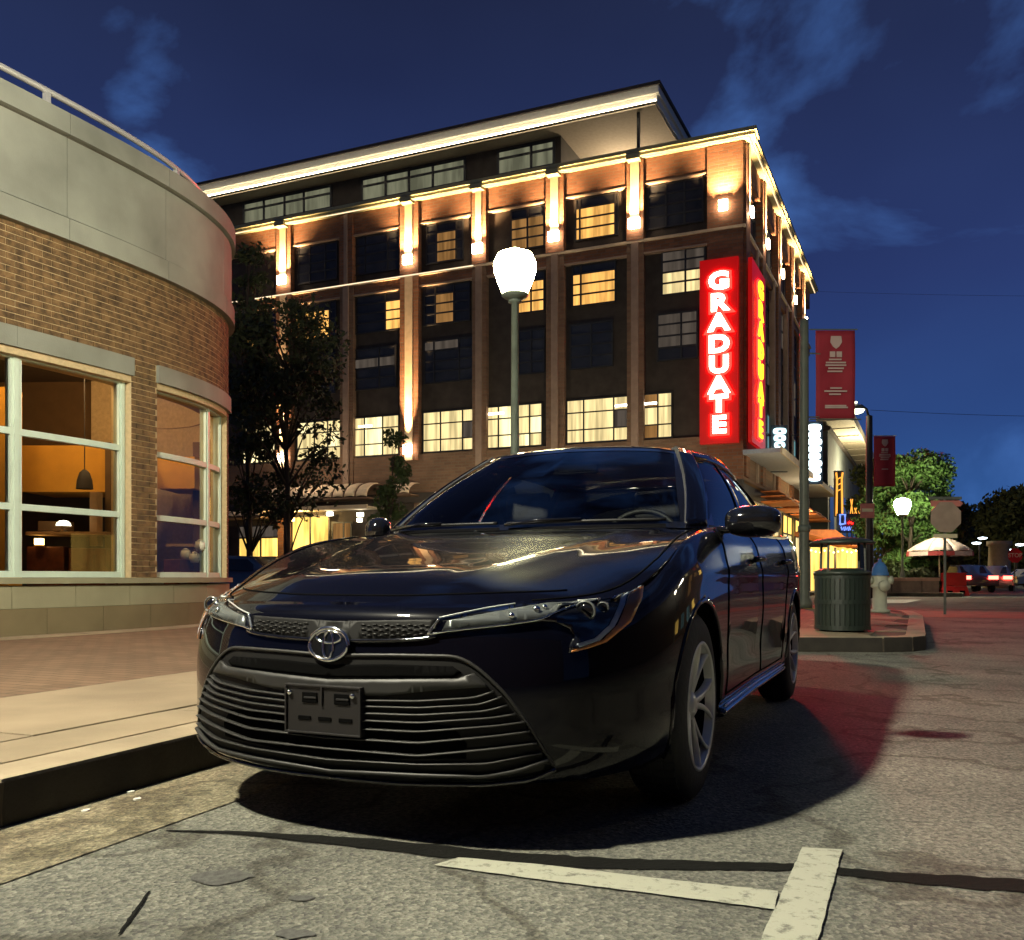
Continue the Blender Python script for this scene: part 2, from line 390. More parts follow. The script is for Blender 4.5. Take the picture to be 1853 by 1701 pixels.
mat('planter_cap', (.46, .26, .19), .8)
mat('barrier_red', (.62, .015, .015), .5, var=.1)
mat('umbrella_pale', (.72, .55, .48), .8)
mat('umbrella_red', (.40, .05, .05), .8)
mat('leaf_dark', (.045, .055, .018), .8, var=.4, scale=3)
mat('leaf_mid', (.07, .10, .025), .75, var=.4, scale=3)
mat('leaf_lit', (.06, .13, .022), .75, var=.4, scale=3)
mat('bark', (.06, .045, .03), .9, bump=.5, bscale=15)
mat('sign_back', (.42, .33, .25), .55, metal=.2)
mat('sign_stop', (.55, .02, .02), .5)
mat('sign_pink', (.62, .22, .18), .6)
mat('sign_cream', (.75, .70, .45), .6)
mat('tactile_yellow', (.45, .33, .06), .8)
mat('neighbour_wall', (.085, .10, .10), .85, var=.25, scale=.8)
mat('neighbour_panel', (.62, .55, .42), .7, var=.2)
mat('awning_orange', (.50, .15, .04), .75, var=.2)
mat('awning_cream', (.72, .58, .42), .8, var=.1)
mat('awning_brown', (.16, .10, .07), .8)
mat('car_far', (.05, .05, .06), .3, coat=1)
mat('car_far_pale', (.45, .42, .36), .3, coat=1)
mat('litter', (.75, .75, .68), .7)
mat('wire', (.01, .01, .012), .7)
mat('monument', (.30, .25, .20), .85)

# ------------------------------------------------------------------ ground
KD = Vector((.372, .928, 0)).normalized(); KN = Vector((-KD.y, KD.x, 0)); K0 = Vector((-1.535, 2.65, 0))
def kp(a, b, z=0.0): p = K0+KD*a+KN*b; return (p.x, p.y, z)
HP0 = Vector((10.6, 40.5, 0)); DL = Vector((-.921, .390, 0)).normalized(); NL = Vector((-.390, -.921, 0)).normalized()
DR = Vector((.4305, .9026, 0)); NR = Vector((.9026, -.4305, 0))
rd = MB(); N_ = 24
for i in range(N_):
    for j in range(N_):
        x0, x1, y0, y1 = -300+i*25, -275+i*25, -60+j*25, -35+j*25
        rd.quad((x0, y0, 0), (x1, y0, 0), (x1, y1, 0), (x0, y1, 0))
tag(rd.build('road', 'asphalt', smooth=True), kind='structure')
g = MB().quad(kp(-14, .0, .004), kp(-14, -.44, .004), kp(6.7, -.44, .004), kp(6.7, .0, .004)).build('gutter', 'gutter'); tag(g, kind='structure')
bulb = [(2.6, 9.02), (3.75, 8.93), (4.08, 9.0), (4.30, 9.2), (4.45, 9.5), (6.6, 14.2), (7.25, 16.0), (7.2, 17.0), (6.6, 17.7)]
k1 = kp(6.75, 0)[:2]
outline = [kp(-14, 0)[:2], k1]+bulb+[(6.6-24*.921/.9, 17.7+24*.39/.9), (-34, 22), (-34, -9)]
def inset_line(pts, d):
    res = []
    for i, p in enumerate(pts):
        a = Vector(pts[max(i-1, 0)]).to_2d(); b = Vector(pts[min(i+1, len(pts)-1)]).to_2d(); t = (b-a).normalized(); res.append((p[0]-t.y*d, p[1]+t.x*d))
    return res
sw = MB().prism([Vector(p) for p in outline], -.05, .138).build('sidewalk', 'joint'); tag(sw, kind='structure')
# kerb stones
line = [kp(-13.5, 0)[:2]]+[kp(a, 0)[:2] for a in np.arange(-12, 6.7, 1.5)]+[k1]+bulb
ins = inset_line(line, .2)
ci = 0
for i in range(len(line)-1):
    a, b, c, d = Vector(line[i]), Vector(line[i+1]), Vector(ins[i+1]), Vector(ins[i])
    L_ = (b-a).length; nn = max(1, round(L_/1.6))
    for k in range(nn):
        u0, u1 = k/nn+.004/L_, (k+1)/nn-.004/L_
        p = [a.lerp(b, u0), a.lerp(b, u1), d.lerp(c, u1), d.lerp(c, u0)]
        sh = Vector((-(b-a).y, (b-a).x)).normalized()*-.004
        z1 = .150+rnd.uniform(-.0015, .0015)
        mb = MB().hexa([(q.x+sh.x, q.y+sh.y, .0) for q in p]+[(q.x, q.y, z1) for q in p])
        ko = mb.build('kerb_stone', 'concrete_kerb', sw, bevel=.012); ko.data.materials.append(MATS['kerb_face_shade']); od = Vector(((b-a).y, -(b-a).x, 0)).normalized()
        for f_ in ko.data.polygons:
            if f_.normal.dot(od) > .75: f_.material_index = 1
# concrete slabs behind the kerb, then the brick band
for row, (b0, b1, ln) in enumerate(((.205, .54, 1.5), (.55, 1.62, 1.55))):
    a = -12.2+row*.37
    while a < 9.5:
        j = .006; z = .150+rnd.uniform(-.002, .002)
        MB().box(a+j, a+ln-j, b0+j, b1-j, .10, z, T=lambda x, y, zz: kp(x, y, zz)).build('paving_slab', 'concrete', sw, bevel=.004)
        a += ln
pl = MB().poly([kp(-14, 1.63, .147), kp(9.6, 1.63, .147), (-1.5, 20.8, .147), (-34, 33, .147), (-34, -9, .147)]); o = pl.build('brick_paving', 'paver_brick', sw)
# bulb-out top: slabs round a brick field
for (x0, x1, y0, y1) in ((1.35, 2.55, 9.35, 10.5), (2.56, 3.75, 9.22, 10.5), (1.8, 2.55, 10.52, 11.7), (3.76, 4.55, 10.0, 11.3), (4.3, 5.2, 11.32, 12.9), (4.9, 5.9, 12.95, 14.4)):
    MB().box(x0, x1-.01, y0, y1-.01, .10, .150, ).build('paving_slab', 'concrete', sw, bevel=.004)
MB().poly([(1.3, 9.3, .146), (3.7, 9.2, .146), (6.4, 14.4, .146), (6.9, 16.2, .146), (6.2, 17.4, .146), (-1.2, 20.6, .146)]).build('brick_paving', 'paver_brick', sw)
tag(MB().box(5.7, 6.75, 16.9, 17.3, .15, .157).build('tactile_paving', 'tactile_yellow', bevel=.003), kind='structure')
# hotel pavement and the far side of the side street
hs = MB().prism([(17.4, 34.2), (17.9, 35.0), (17.9+DR.x*120, 35.0+DR.y*120), (-20, 160), (-60, 80), (17.4-50, 34.2+50*.4234)], -.05, .14).build('hotel_pavement', 'hotel_concrete'); tag(hs, kind='structure')
fk = MB().prism([(17.4, 34.2), (17.9, 35.0), (17.6, 35.2), (17.1, 34.6), (-32.5, 55.6), (-32.6, 55.37)], 0, .152).build('hotel_kerb', 'concrete_kerb'); tag(fk, kind='structure')
# crossings
tag(MB().quad((5.2, 17.9, .004), (60, -5.2+.0, .004), (62.5, -2.2, .004), (6.5, 21.2, .004)).build('brick_crossing', 'road_brick'), kind='structure')
tag(MB().quad((6.8, 21.6, .005), (70, -5.0, .005), (82, 7, .005), (14.5, 33.6, .005)).build('reddish_road', 'asphalt_reddish'), kind='structure')  # far road strip in redder asphalt
tag(MB().quad(gnd(1592, 1092, .010), gnd(1640, 1091, .010), gnd(1668, 1085, .010), gnd(1596, 1085, .010)).build('crossing_stripe', 'road_paint'), kind='structure')
# parking bay marks and the tar seam
def strip(px, name, m, z, kind='structure', edge=0.0):
    pts = [gnd(a, b, z) for a, b in px]
    cen = sum(pts, Vector())/len(pts)
    res = []
    for i, p in enumerate(pts):
        q = pts[(i+1) % len(pts)]; n = max(1, int((q-p).length/.03))
        for k in range(n):
            w = p.lerp(q, k/n); t = (q-p).normalized(); w = w+Vector((-t.y, t.x, 0))*rnd.uniform(-edge, edge); res.append(w)
    o = MB().poly(res).build(name, m); return tag(o, kind=kind)
strip([(785, 1565), (830, 1551), (1000, 1566), (1200, 1590), (1408, 1612), (1402, 1645), (1150, 1613), (960, 1589)], 'parking_line', 'road_paint', .005, edge=.0018)
strip([(1452, 1533), (1524, 1537), (1474, 1725), (1365, 1725)], 'parking_line', 'road_paint', .007, edge=.0015)
def tar_line(pts, name='tar_seam', z=.003):
    top = []; bot = []
    cs = [gnd(a, b, z) for a, b, w in pts]; ws = [w for a, b, w in pts]; n = 40
    P = []
    for i in range(len(cs)-1):
        for k in range(10):
            P.append((cs[i].lerp(cs[i+1], k/10), ws[i]+(ws[i+1]-ws[i])*k/10))
    P.append((cs[-1], ws[-1])); mb = MB(); rows = []
    for i, (p, w) in enumerate(P):
        t = (P[min(i+1, len(P)-1)][0]-P[max(i-1, 0)][0]).normalized(); nrm = Vector((-t.y, t.x, 0)); w2 = w*rnd.uniform(.88, 1.12)
        c = p+nrm*rnd.uniform(-.0015, .0015); rows.append([c+nrm*w2/2, c-nrm*w2/2])
    mb.grid(rows); return tag(mb.build(name, 'tar'), kind='structure')
tar_line([(300, 1503, .01), (420, 1506, .03), (640, 1523, .085), (900, 1551, .10), (1100, 1562, .09), (1300, 1566, .07), (1450, 1569, .055), (1600, 1585, .07), (1750, 1596, .095), (1950, 1608, .10)])
tar_line([(215, 1690, .006), (245, 1650, .012), (270, 1612, .006)], z=.0032)
for (x, y, r) in ((408, 1586, .055), (530, 1690, .03), (700, 1508, .03), (545, 1625, .02)):
    c = gnd(x, y, .0034); mb = MB(); mb.poly([(c.x+math.cos(a)*r*rnd.uniform(.6, 1.3)*1.4, c.y+math.sin(a)*r*rnd.uniform(.6, 1.2), c.z) for a in np.linspace(0, 6.1, 14)])
    tag(mb.build('tar_spot', 'stain'), kind='structure')
for i, (x, y) in enumerate(((237, 1433), (250, 1446), (155, 1467))):
    c = gnd(x, y, .006); mb = MB(); mb.prism([(c.x+math.cos(a)*rnd.uniform(.009, .017), c.y+math.sin(a)*rnd.uniform(.009, .02)) for a in np.linspace(0, 5.5, 7)], .0045, .009)
    tag(mb.build('paper_scrap', 'litter'), ['white paper scrap in the gutter nearest the kerb', 'white paper scrap in the gutter nearest the car bumper', 'larger white paper scrap in the gutter, farthest from the car'][i], 'litter', 'paper scraps in the gutter')
# ------------------------------------------------------------------ the car
E2 = Vector((.407, .914, 0)).normalized(); E1 = Vector((E2.y, -E2.x, 0)); CO = Vector((-.151, 3.364, 0))
CM = Matrix(((E1.x, E2.x, 0, CO.x), (E1.y, E2.y, 0, CO.y), (0, 0, 1, 0), (0, 0, 0, 1))); CMI = CM.inverted()
car = thing('sedan', 'dark blue four-door sedan parked at the kerb, no number plate', 'car'); car.matrix_world = CM
zt = smooth_keys([(-.92, .682), (-.80, .680), (-.65, .684), (-.5, .705), (-.4, .735), (-.3, .775), (-.15, .832), (0, .880), (.3, .932), (.55, .955), (1.2, .968), (2.0, .985), (2.7, 1.005), (3.2, 1.03), (3.5, 1.045), (3.66, 1.03)])
zb = smooth_keys([(-.92, .185), (-.6, .19), (-.3, .20), (.5, .20), (2.2, .21), (3.0, .24), (3.66, .27)])
inw = smooth_keys([(0, .055), (.06, .030), (.16, .012), (.40, .004), (.55, .0), (.72, .006), (.84, .022), (.93, .048), (1, .095)])
inl = smooth_keys([(0, .035), (.08, .012), (.2, .002), (.45, 0), (.62, .006), (.74, .016), (.86, .03), (.95, .05), (1, .085)])
LF, LR, WB = .915, .955, 2.70
def Wy(y): return interp(y, [(-.4, .868), (0, .885), (.45, .878), (1.3, .868), (2.2, .880), (2.7, .885), (3.2, .872)])
def wall(u, v):
    # u: 0 front centre .. 1 side at front axle .. 2 side at rear axle .. 3 rear centre
    if u <= 1:
        a = u*PI/2; n = 2.75; cx = math.sin(a)**(2/n); cy = math.cos(a)**(2/n); y = -LF*cy; x = Wy(0)*cx
    elif u <= 2:
        y = (u-1)*WB; x = Wy(y); cx, cy = 1, 0
    else:
        a = (u-2)*PI/2; n = 3.2; cx = math.cos(a)**(2/n); cy = math.sin(a)**(2/n); y = WB+LR*cy; x = Wy(2.7)*cx
    z = zb(y)+(zt(y)-zb(y))*v
    iw, il = inw(v), inl(v)
    if 1 <= u <= 2 or u > 1: il = inw(v)*.9
    dx = iw*.80; dy = il*.9
    crease = 0.0
    if u > .9: crease = .006*math.exp(-((z-.78)/.035)**2)-.010*math.exp(-((z-.42)/.10)**2)*(1 if .5 < y < 2.2 else 0)
    x = max(0, x-dx*(x/.88)+crease*(x/.88))
    if u <= 1: y = y+dy*(abs(y)/LF)
    elif u > 2: y = y-dy*((y-WB)/LR)
    return Vector((x, y, z))
us = [math.sqrt(t)*0+t for t in np.concatenate([np.linspace(0, 1, 61)[:-1], np.linspace(1, 2, 101)[:-1], np.linspace(2, 3, 45)])]
vs = np.linspace(0, 1, 41)
RA = .352; ARCH = [(0.0, .325), (WB, .325)]
def build_wall():
    V = []; idx = {}; faces = []
    G = [[wall(u, v) for v in vs] for u in us]
    def inside(p):
        for cy, cz in ARCH:
            if (p.y-cy)**2+(p.z-cz)**2 < RA*RA: return (cy, cz)
        return None
    nu, nv = len(us), len(vs)
    ins = [[inside(G[i][j]) for j in range(nv)] for i in range(nu)]
    keep = []
    for i in range(nu-1):
        for j in range(nv-1):
            q = [(i, j), (i+1, j), (i+1, j+1), (i, j+1)]
            if all(ins[a][b] for a, b in q): continue
            keep.append(q)
    used = set(k for q in keep for k in q); P = {}
    for (a, b) in used:
        p = G[a][b].copy(); c = ins[a][b]
        if c:
            r = math.hypot(p.y-c[0], p.z-c[1]); 
            if r > 1e-4: p.y = c[0]+(p.y-c[0])*RA/r; p.z = c[1]+(p.z-c[1])*RA/r
        P[(a, b)] = p
    return P, keep
P, keep = build_wall()
def part(mb, name, m, parent=car, smooth=True, **k): return mb.build(name, m, parent, smooth=smooth, **k)
mb = MB(); ks = list(P.keys()); ki = {k: i for i, k in enumerate(ks)}
for s in (1, -1):
    base = len(mb.v); mb.v += [(P[k].x*s, P[k].y, P[k].z) for k in ks]
    for q in keep:
        f = tuple(base+ki[c] for c in q); mb.f.append(f if s == 1 else f[::-1])
body = part(mb, 'body_shell', 'car_paint'); fixn(body); body.data.polygons.foreach_set('use_smooth', [True]*len(body.data.polygons))
mod(body, 'SOLIDIFY', thickness=.012, offset=-1)
# tracing surface in car space (full wall, no arches)
tv = []; tf = []
uf = np.concatenate([np.linspace(0, 1, 201), np.linspace(1.02, 2, 50)]); vf = np.linspace(0, 1, 121)
for i, u in enumerate(uf):
    for v in vf: tv.append(wall(u, v))
for i in range(len(uf)-1):
    for j in range(len(vf)-1): a = i*len(vf)+j; tf.append((a, a+len(vf), a+len(vf)+1, a+1))
n0 = len(tv); tv += [Vector((-p.x, p.y, p.z)) for p in tv]; tf += [tuple(n0+k for k in reversed(f)) for f in tf]
BV = BVHTree.FromPolygons(tv, tf)
def cast(px, py, off=0.0):
    o = CMI @ Vector((0, 0, CH)); d = (CMI.to_3x3() @ Vector(((px-UC)/F, 1, (VH-py)/F))).normalized()
    h = BV.ray_cast(o, d)
    if h[0] is None:
        h = BV.find_nearest(o+d*2.7); p, n = h[0], h[1]
    else: p, n = h[0], h[1]
    if n.dot(d) > 0: n = -n
    return p+n*off
def dens(px, step=8, closed=True):
    r = []; m = len(px)
    for i in range(m if closed else m-1):
        a = px[i]; b = px[(i+1) % m]; n = max(1, int(math.hypot(b[0]-a[0], b[1]-a[1])/step))
        for k in range(n): r.append((a[0]+(b[0]-a[0])*k/n, a[1]+(b[1]-a[1])*k/n))
    if not closed: r.append(px[-1])
    return r
def overlay(px, name, m, off=.004, both=True, center=False, thick=.004, step=9, parent=car):
    bd = dens(px, step); pts = [Vector(p) for p in bd]; nb = len(pts)
    xs = [p.x for p in pts]; ys = [p.y for p in pts]
    for gx in np.arange(min(xs)+step/2, max(xs), step*1.6):
        for gy in np.arange(min(ys)+step/2, max(ys), step*1.6): pts.append(Vector((gx+rnd.uniform(-1, 1), gy+rnd.uniform(-1, 1))))
    r = delaunay_2d_cdt(pts, [], [list(range(nb))], 1, 1e-4)
    vv = [cast(p.x, p.y, off) for p in r[0]]
    if center: vv = [Vector((0, p.y, p.z)) if p.x < .012 else p for p in vv]
    res = []
    def mk(sg):
        b = MB(); b.v = [(p.x*sg, p.y, p.z) for p in vv]; b.f = [tuple(f) if sg == 1 else tuple(reversed(f)) for f in r[2]]; return b
    if center:
        b = mk(1); k = len(b.v); c = mk(-1); b.v += c.v; b.f += [tuple(k+i for i in f) for f in c.f]; o = part(b, name, m, parent); res = [o]
    else:
        res = [part(mk(1), name, m, parent)]+([part(mk(-1), name, m, parent)] if both else [])
    for o in res:
        fixn(o)
        if thick: mod(o, 'SOLIDIFY', thickness=thick, offset=-1)
    return res
def trace(px, name, m, r, off=.006, both=True, center=False, flat=1.0, step=10, parent=car, up=(0, 0, 1)):
    pts = [cast(a, b, off) for a, b in dens(px, step, False)]
    for _ in range(2): pts = [pts[0]]+[(pts[i-1]+pts[i]*2+pts[i+1])/4 for i in range(1, len(pts)-1)]+[pts[-1]]
    if center:
        pts[0].x = 0; full = [Vector((-p.x, p.y, p.z)) for p in reversed(pts[1:])]+pts
        rr = r if not isinstance(r, list) else None
        return [part(MB().tube(full, r, 8, flat=flat, up=up), name, m, parent)]
    res = [part(MB().tube(pts, r, 8, flat=flat, up=up), name, m, parent)]
    if both: res.append(part(MB().tube([Vector((-p.x, p.y, p.z)) for p in pts], r, 8, flat=flat, up=up), name, m, parent))
    return res
# bonnet
zc = smooth_keys([(-.87, .6805), (-.838, .6835), (-.80, .702), (-.70, .752), (-.60, .782), (-.45, .812), (-.2, .855), (0, .885), (.3, .928), (.52, .955)])
def hoodz(x, y):
    p = abs(x); xw = hoodw(y); t = min(1, p/max(xw, 1e-3)); zs = zt(y)-.002
    k = 1-t**2.6
    z = zs+(max(zc(y), zs+.001)-zs)*k
    rx = .26+(y+.86)*.26
    z += .010*math.exp(-((p-rx)/.05)**2)*min(1, max(0, (y+.8)/.3))*(1 if t < .95 else 0)
    return z
TOP = [wall(u, 1.0) for u in us if u <= 1.21]
ty = [p.y for p in TOP]; tx = [p.x for p in TOP]
def hoodw(y): return float(np.interp(y, ty, tx))
ysl = sorted(set([p.y for p in TOP if p.y <= .5])); ysl = [ysl[0]+1e-4]+ysl[1:]
rows = []
for y in ysl:
    w = hoodw(y); rows.append([Vector((w*s, y-.0+(.05*(1-s*s) if 0 else 0), hoodz(w*s, y))) for s in np.sin(np.linspace(-PI/2, PI/2, 49))])
hood = part(MB().grid(rows), 'bonnet', 'car_paint'); fixn(hood); mod(hood, 'SOLIDIFY', thickness=.008, offset=-1)
if hood.data.polygons[len(hood.data.polygons)//2].normal.z < 0: hood.data.flip_normals()
def hp(x, y, o=.003): return Vector((x, y, hoodz(x, y)+o))
# shut lines
for s in (1, -1):
    part(MB().tube([hp(s*(hoodw(y)-.035-.02*max(0, y)), y, .0005) for y in np.linspace(-.70, .47, 40)], .0032, 6), 'shut_line', 'car_under')
part(MB().tube([hp(x, -math.sqrt(max(0, 1-(abs(x)/.80)**2.6))*.80+.02*0, .0005) for x in np.linspace(-.60, .60, 50)], .003, 6), 'shut_line', 'car_under')
# cowl, greenhouse
GW0, GW1 = .765, .565
GB = [(0, .42, .955), (.30, .435, .955), (.55, .475, .955), (.68, .53, .957), (.745, .62, .960), (.765, .80, .965), (.770, 1.4, .972), (.768, 2.1, .985), (.745, 2.65, 1.00), (.70, 3.02, 1.03), (.60, 3.18, 1.055), (.35, 3.23, 1.065), (0, 3.24, 1.07)]
GT = [(0, 1.09, 1.395), (.22, 1.105, 1.390), (.40, 1.14, 1.380), (.49, 1.19, 1.368), (.535, 1.27, 1.362), (.556, 1.40, 1.368), (.565, 1.65, 1.385), (.560, 2.05, 1.382), (.540, 2.42, 1.352), (.50, 2.56, 1.338), (.44, 2.62, 1.338), (.25, 2.66, 1.345), (0, 2.67, 1.35)]
def sampler(K):
    K = np.array(K, float); t = np.arange(len(K)); fs = [smooth_keys(list(zip(t, K[:, i]))) for i in range(3)]
    return lambda u: Vector([f(u) for f in fs])
gb, gt = sampler(GB), sampler(GT)
def gh(u, v, off=0.0, s=1):
    a, b = gb(u), gt(u); p = a.lerp(b, v)
    bul = .035*math.sin(PI*v)
    c = Vector((0, 1.8, p.z)); d = (p-c); 
    nx = Vector((p.x/.77, (p.y-1.8)/1.4, 0)); nx = nx.normalized() if nx.length > .01 else Vector((0, -1, 0))
    if u <= 3: nx = Vector((0, -1, .5)).normalized(); bul *= .9
    q = p+nx*(bul+off); q.x = max(q.x, 0) if u > 0 else 0
    return Vector((q.x*s, q.y, q.z))
def ghpatch(name, m, u0, u1, v0, v1, off=0, nu=16, nv=12, both=False, center=False, thick=.004):
    res = []
    for s in ((1,) if center else (1, -1)):
        rows = []
        uu = list(np.linspace(u0, u1, nu))
        for u in uu: rows.append([gh(u, v, off, s) for v in np.linspace(v0, v1, nv)])
        if center:
            if u0 == 0: rows = [[Vector((-p.x, p.y, p.z)) for p in r] for r in reversed(rows[1:])]+rows
            else: rows = rows+[[Vector((-p.x, p.y, p.z)) for p in r] for r in reversed(rows[:-1])]
        o = part(MB().grid(rows), name, m); fixn(o)
        if thick: mod(o, 'SOLIDIFY', thickness=thick, offset=0)
        res.append(o)
    return res
ghpatch('windscreen', 'car_glass', 0, 3.12, .0, .965, 0, 30, 16, center=True, thick=0)
ghpatch('windscreen_border', 'gloss_black', 0, 3.12, 0, .055, .0025, 30, 3, center=True, thick=0)
ghpatch('windscreen_border', 'gloss_black', 0, 3.12, .925, .965, .0025, 30, 3, center=True, thick=0)
ghpatch('windscreen_border', 'gloss_black', 2.98, 3.12, .055, .925, .0025, 4, 12, thick=0)
ghpatch('roof_header', 'car_paint', 0, 3.12, .965, 1, 0, 30, 3, center=True)
ghpatch('a_pillar', 'car_paint', 3.12, 4.15, 0, 1, .002, 10, 14, thick=.03)
ghpatch('side_window', 'car_glass_dark', 4.15, 6.02, .0, .90, -.004, 16, 10, thick=0)
ghpatch('b_pillar', 'gloss_black', 6.02, 6.22, .0, .90, -.001, 4, 10)
ghpatch('side_window', 'car_glass_dark', 6.22, 7.75, .0, .90, -.004, 14, 10, thick=0)
ghpatch('roof_rail', 'car_paint', 4.15, 7.75, .90, 1, 0, 24, 4, thick=.03)
ghpatch('c_pillar', 'car_paint', 7.75, 9.85, 0, 1, 0, 12, 12, thick=.02)
ghpatch('rear_window', 'car_glass', 9.85, 12, 0, .93, 0, 16, 12, center=True, thick=0)
ghpatch('roof_header', 'car_paint', 9.85, 12, .93, 1, 0, 16, 3, center=True)
# bright drip strip on the A-pillar edge
for s in (1, -1):
    part(MB().tube([gh(3.16, v, .006, s) for v in np.linspace(.03, .985, 22)], .0075, 6), 'windscreen_moulding', 'chrome')
    part(MB().tube([gh(u, .005, .006, s) for u in np.linspace(4.0, 8.6, 40)], .006, 6), 'belt_moulding', 'gloss_black')
# roof skin
rows = []; M_ = 30
tp = [gt(u) for u in np.linspace(0, 12, 61)]
cyl = [1.09+(2.67-1.09)*t for t in np.linspace(0, 1, 31)]
def roofw(y):
    pts = [(p.y, p.x) for p in tp]; pts.sort(key=lambda q: q[0]); return pts
ryx = sorted([(p.y, p.x, p.z) for p in tp], key=lambda q: q[0])
for y in np.linspace(1.092, 2.668, 45):
    w = float(np.interp(y, [q[0] for q in ryx], [q[1] for q in ryx])); z0 = float(np.interp(y, [q[0] for q in ryx], [q[2] for q in ryx]))
    zcc = interp(y, [(1.09, 1.395), (1.35, 1.418), (1.7, 1.432), (2.1, 1.420), (2.45, 1.388), (2.67, 1.35)])
    rows.append([Vector((w*s, y, z0+(max(zcc, z0)-z0)*(1-abs(s)**2.4))) for s in np.linspace(-1, 1, 25)])
rf = part(MB().grid(rows), 'roof', 'car_paint'); fixn(rf)
if sum(p.normal.z for p in rf.data.polygons) < 0: rf.data.flip_normals()
# strip between belt and body, boot lid
for s in (1, -1):
    rows = []
    for y in np.linspace(.45, 3.2, 60):
        xo = wall(1+(min(y, WB))/WB, 1).x if y <= WB else float(np.interp(y, [wall(u, 1).y for u in np.linspace(2, 2.9, 30)], [wall(u, 1).x for u in np.linspace(2, 2.9, 30)]))
        gy = sorted([(gb(u).y, gb(u).x, gb(u).z) for u in np.linspace(0, 12, 90)], key=lambda q: q[0])
        xi = float(np.interp(y, [q[0] for q in gy], [q[1] for q in gy]))-.03; zi = zt(y)+.004
        rows.append([Vector((xo*s, y, zt(y)-.001)), Vector(((xo*.5+xi*.5)*s, y, zi+.004)), Vector((xi*s, y, zi))])
    o = part(MB().grid(rows), 'belt_shoulder', 'car_paint'); fixn(o)
rows = []
for u in np.linspace(2.15, 2.999, 26):
    p = wall(u, 1); rows.append([Vector((p.x*s, p.y, p.z+.02*(1-s*s))) for s in np.linspace(-1, 1, 17)])
part(MB().grid(rows), 'boot_lid', 'car_paint')
# underside and wheel housings
part(MB().prism([(-.40, -.78), (.40, -.78), (.60, -.62), (.74, -.36), (.78, 0), (.78, 3.2), (.6, 3.5), (-.6, 3.5), (-.78, 3.2), (-.78, 0), (-.74, -.36), (-.60, -.62)], .215, .232), 'floor_pan', 'car_under', smooth=False)
part(MB().box(-.62, .62, -.45, .45, .226, .66), 'engine_bay', 'car_under', smooth=False)
for cy, cz in ARCH:
    for s in (1, -1):
        a = [Vector((s*.62, cy+math.cos(t)*RA, cz+math.sin(t)*RA)) for t in np.linspace(-.35, PI+.35, 30)]
        xs = [wall(1+max(0, min(p.y, WB))/WB if p.y < WB else 2.0, .5).x for p in a]
        def lipx(p):
            if p.y < 0: u = float(np.interp(p.y, [wall(q, .6).y for q in np.linspace(.4, 1, 40)], np.linspace(.4, 1, 40)))
            elif p.y <= WB: u = 1+p.y/WB
            else: u = float(np.interp(p.y, [wall(q, .6).y for q in np.linspace(2, 2.7, 40)], np.linspace(2, 2.7, 40)))
            vv = min(1, max(0, (p.z-zb(p.y))/(zt(p.y)-zb(p.y)))); return wall(u, vv).x
        edge = [Vector((s*(lipx(p)-.004), p.y, p.z)) for p in a if p.z > .19]; inn = [p for p in a if p.z > .19]
        part(MB().grid([inn, edge]), 'wheel_housing', 'car_under')
        part(MB().box(s*.60-.01, s*.60+.01, cy-.42, cy+.42, .2, .68), 'wheel_housing', 'car_under', smooth=False)
        part(MB().tube(edge, .011, 8), 'arch_lip', 'car_paint')
# wheels
def wheel_parts(root, s):
    R_ = .316
    prof = [(.205, -.100), (.225, -.102), (.255, -.100), (.292, -.092), (.308, -.080), (.316, -.060), (.316, .060), (.308, .080), (.292, .092), (.255, .100), (.225, .102), (.205, .096)]
    ty_ = MB().lathe(prof, n=56, axis='x'); part(ty_, 'tyre', 'tyre', root)
    b = MB()
    for k in range(56):
        a = 2*PI*k/56
        for x in (-.055, -.02, .02, .055):
            T = lambda X, Y, Z, a=a: (X, Y*math.cos(a)-Z*math.sin(a), Y*math.sin(a)+Z*math.cos(a))
            b.box(x-.014, x+.014, -.012, .012, .314, .3195, T)
    part(b, 'tread', 'tyre', root, smooth=False)
    rim = MB().lathe([(.218, -.085), (.212, -.03), (.200, .02), (.198, .05)], n=48, axis='x'); part(rim, 'rim_barrel', 'car_matte', root)
    part(MB().lathe([(.198, .070), (.206, .098), (.214, .104), (.220, .100), (.218, .09)], n=56, axis='x'), 'rim_edge', 'alloy', root)
    part(MB().lathe([(0, .020), (.2, .020)], n=32, axis='x'), 'brake_disc', 'car_matte', root)
    for k in range(5):
        a0 = 2*PI*k/5+.3
        for d in (-1, 1):
            m_ = MB(); P_ = []
            for t in np.linspace(0, 1, 7):
                rr = .045+.160*t; an = a0+d*(.10+.20*t*t+.03); hw = .017-.004*t; x = .066+.030*t
                c, s_ = math.cos(an), math.sin(an)
                P_.append([(x-.022, rr*c-hw*-s_*-1, rr*s_-hw*c), (x, rr*c+hw*.7*s_, rr*s_-hw*.7*c), (x+.004, rr*c, rr*s_), (x, rr*c-hw*.7*s_, rr*s_+hw*.7*c), (x-.022, rr*c-hw*s_, rr*s_+hw*c)])
            part(m_.grid(P_), 'spoke', 'alloy', root)
        a = a0+.0
        b = MB(); rr0, rr1 = .05, .16
        b.poly([(.058, rr0*math.cos(a-.12), rr0*math.sin(a-.12)), (.07, rr1*math.cos(a), rr1*math.sin(a)), (.058, rr0*math.cos(a+.12), rr0*math.sin(a+.12))]); part(b, 'spoke_web', 'lamp_grey', root, smooth=False)
    part(MB().lathe([(0, .082), (.022, .082), (.030, .078), (.050, .066), (.055, .04)], n=28, axis='x'), 'hub_cap', 'alloy', root)
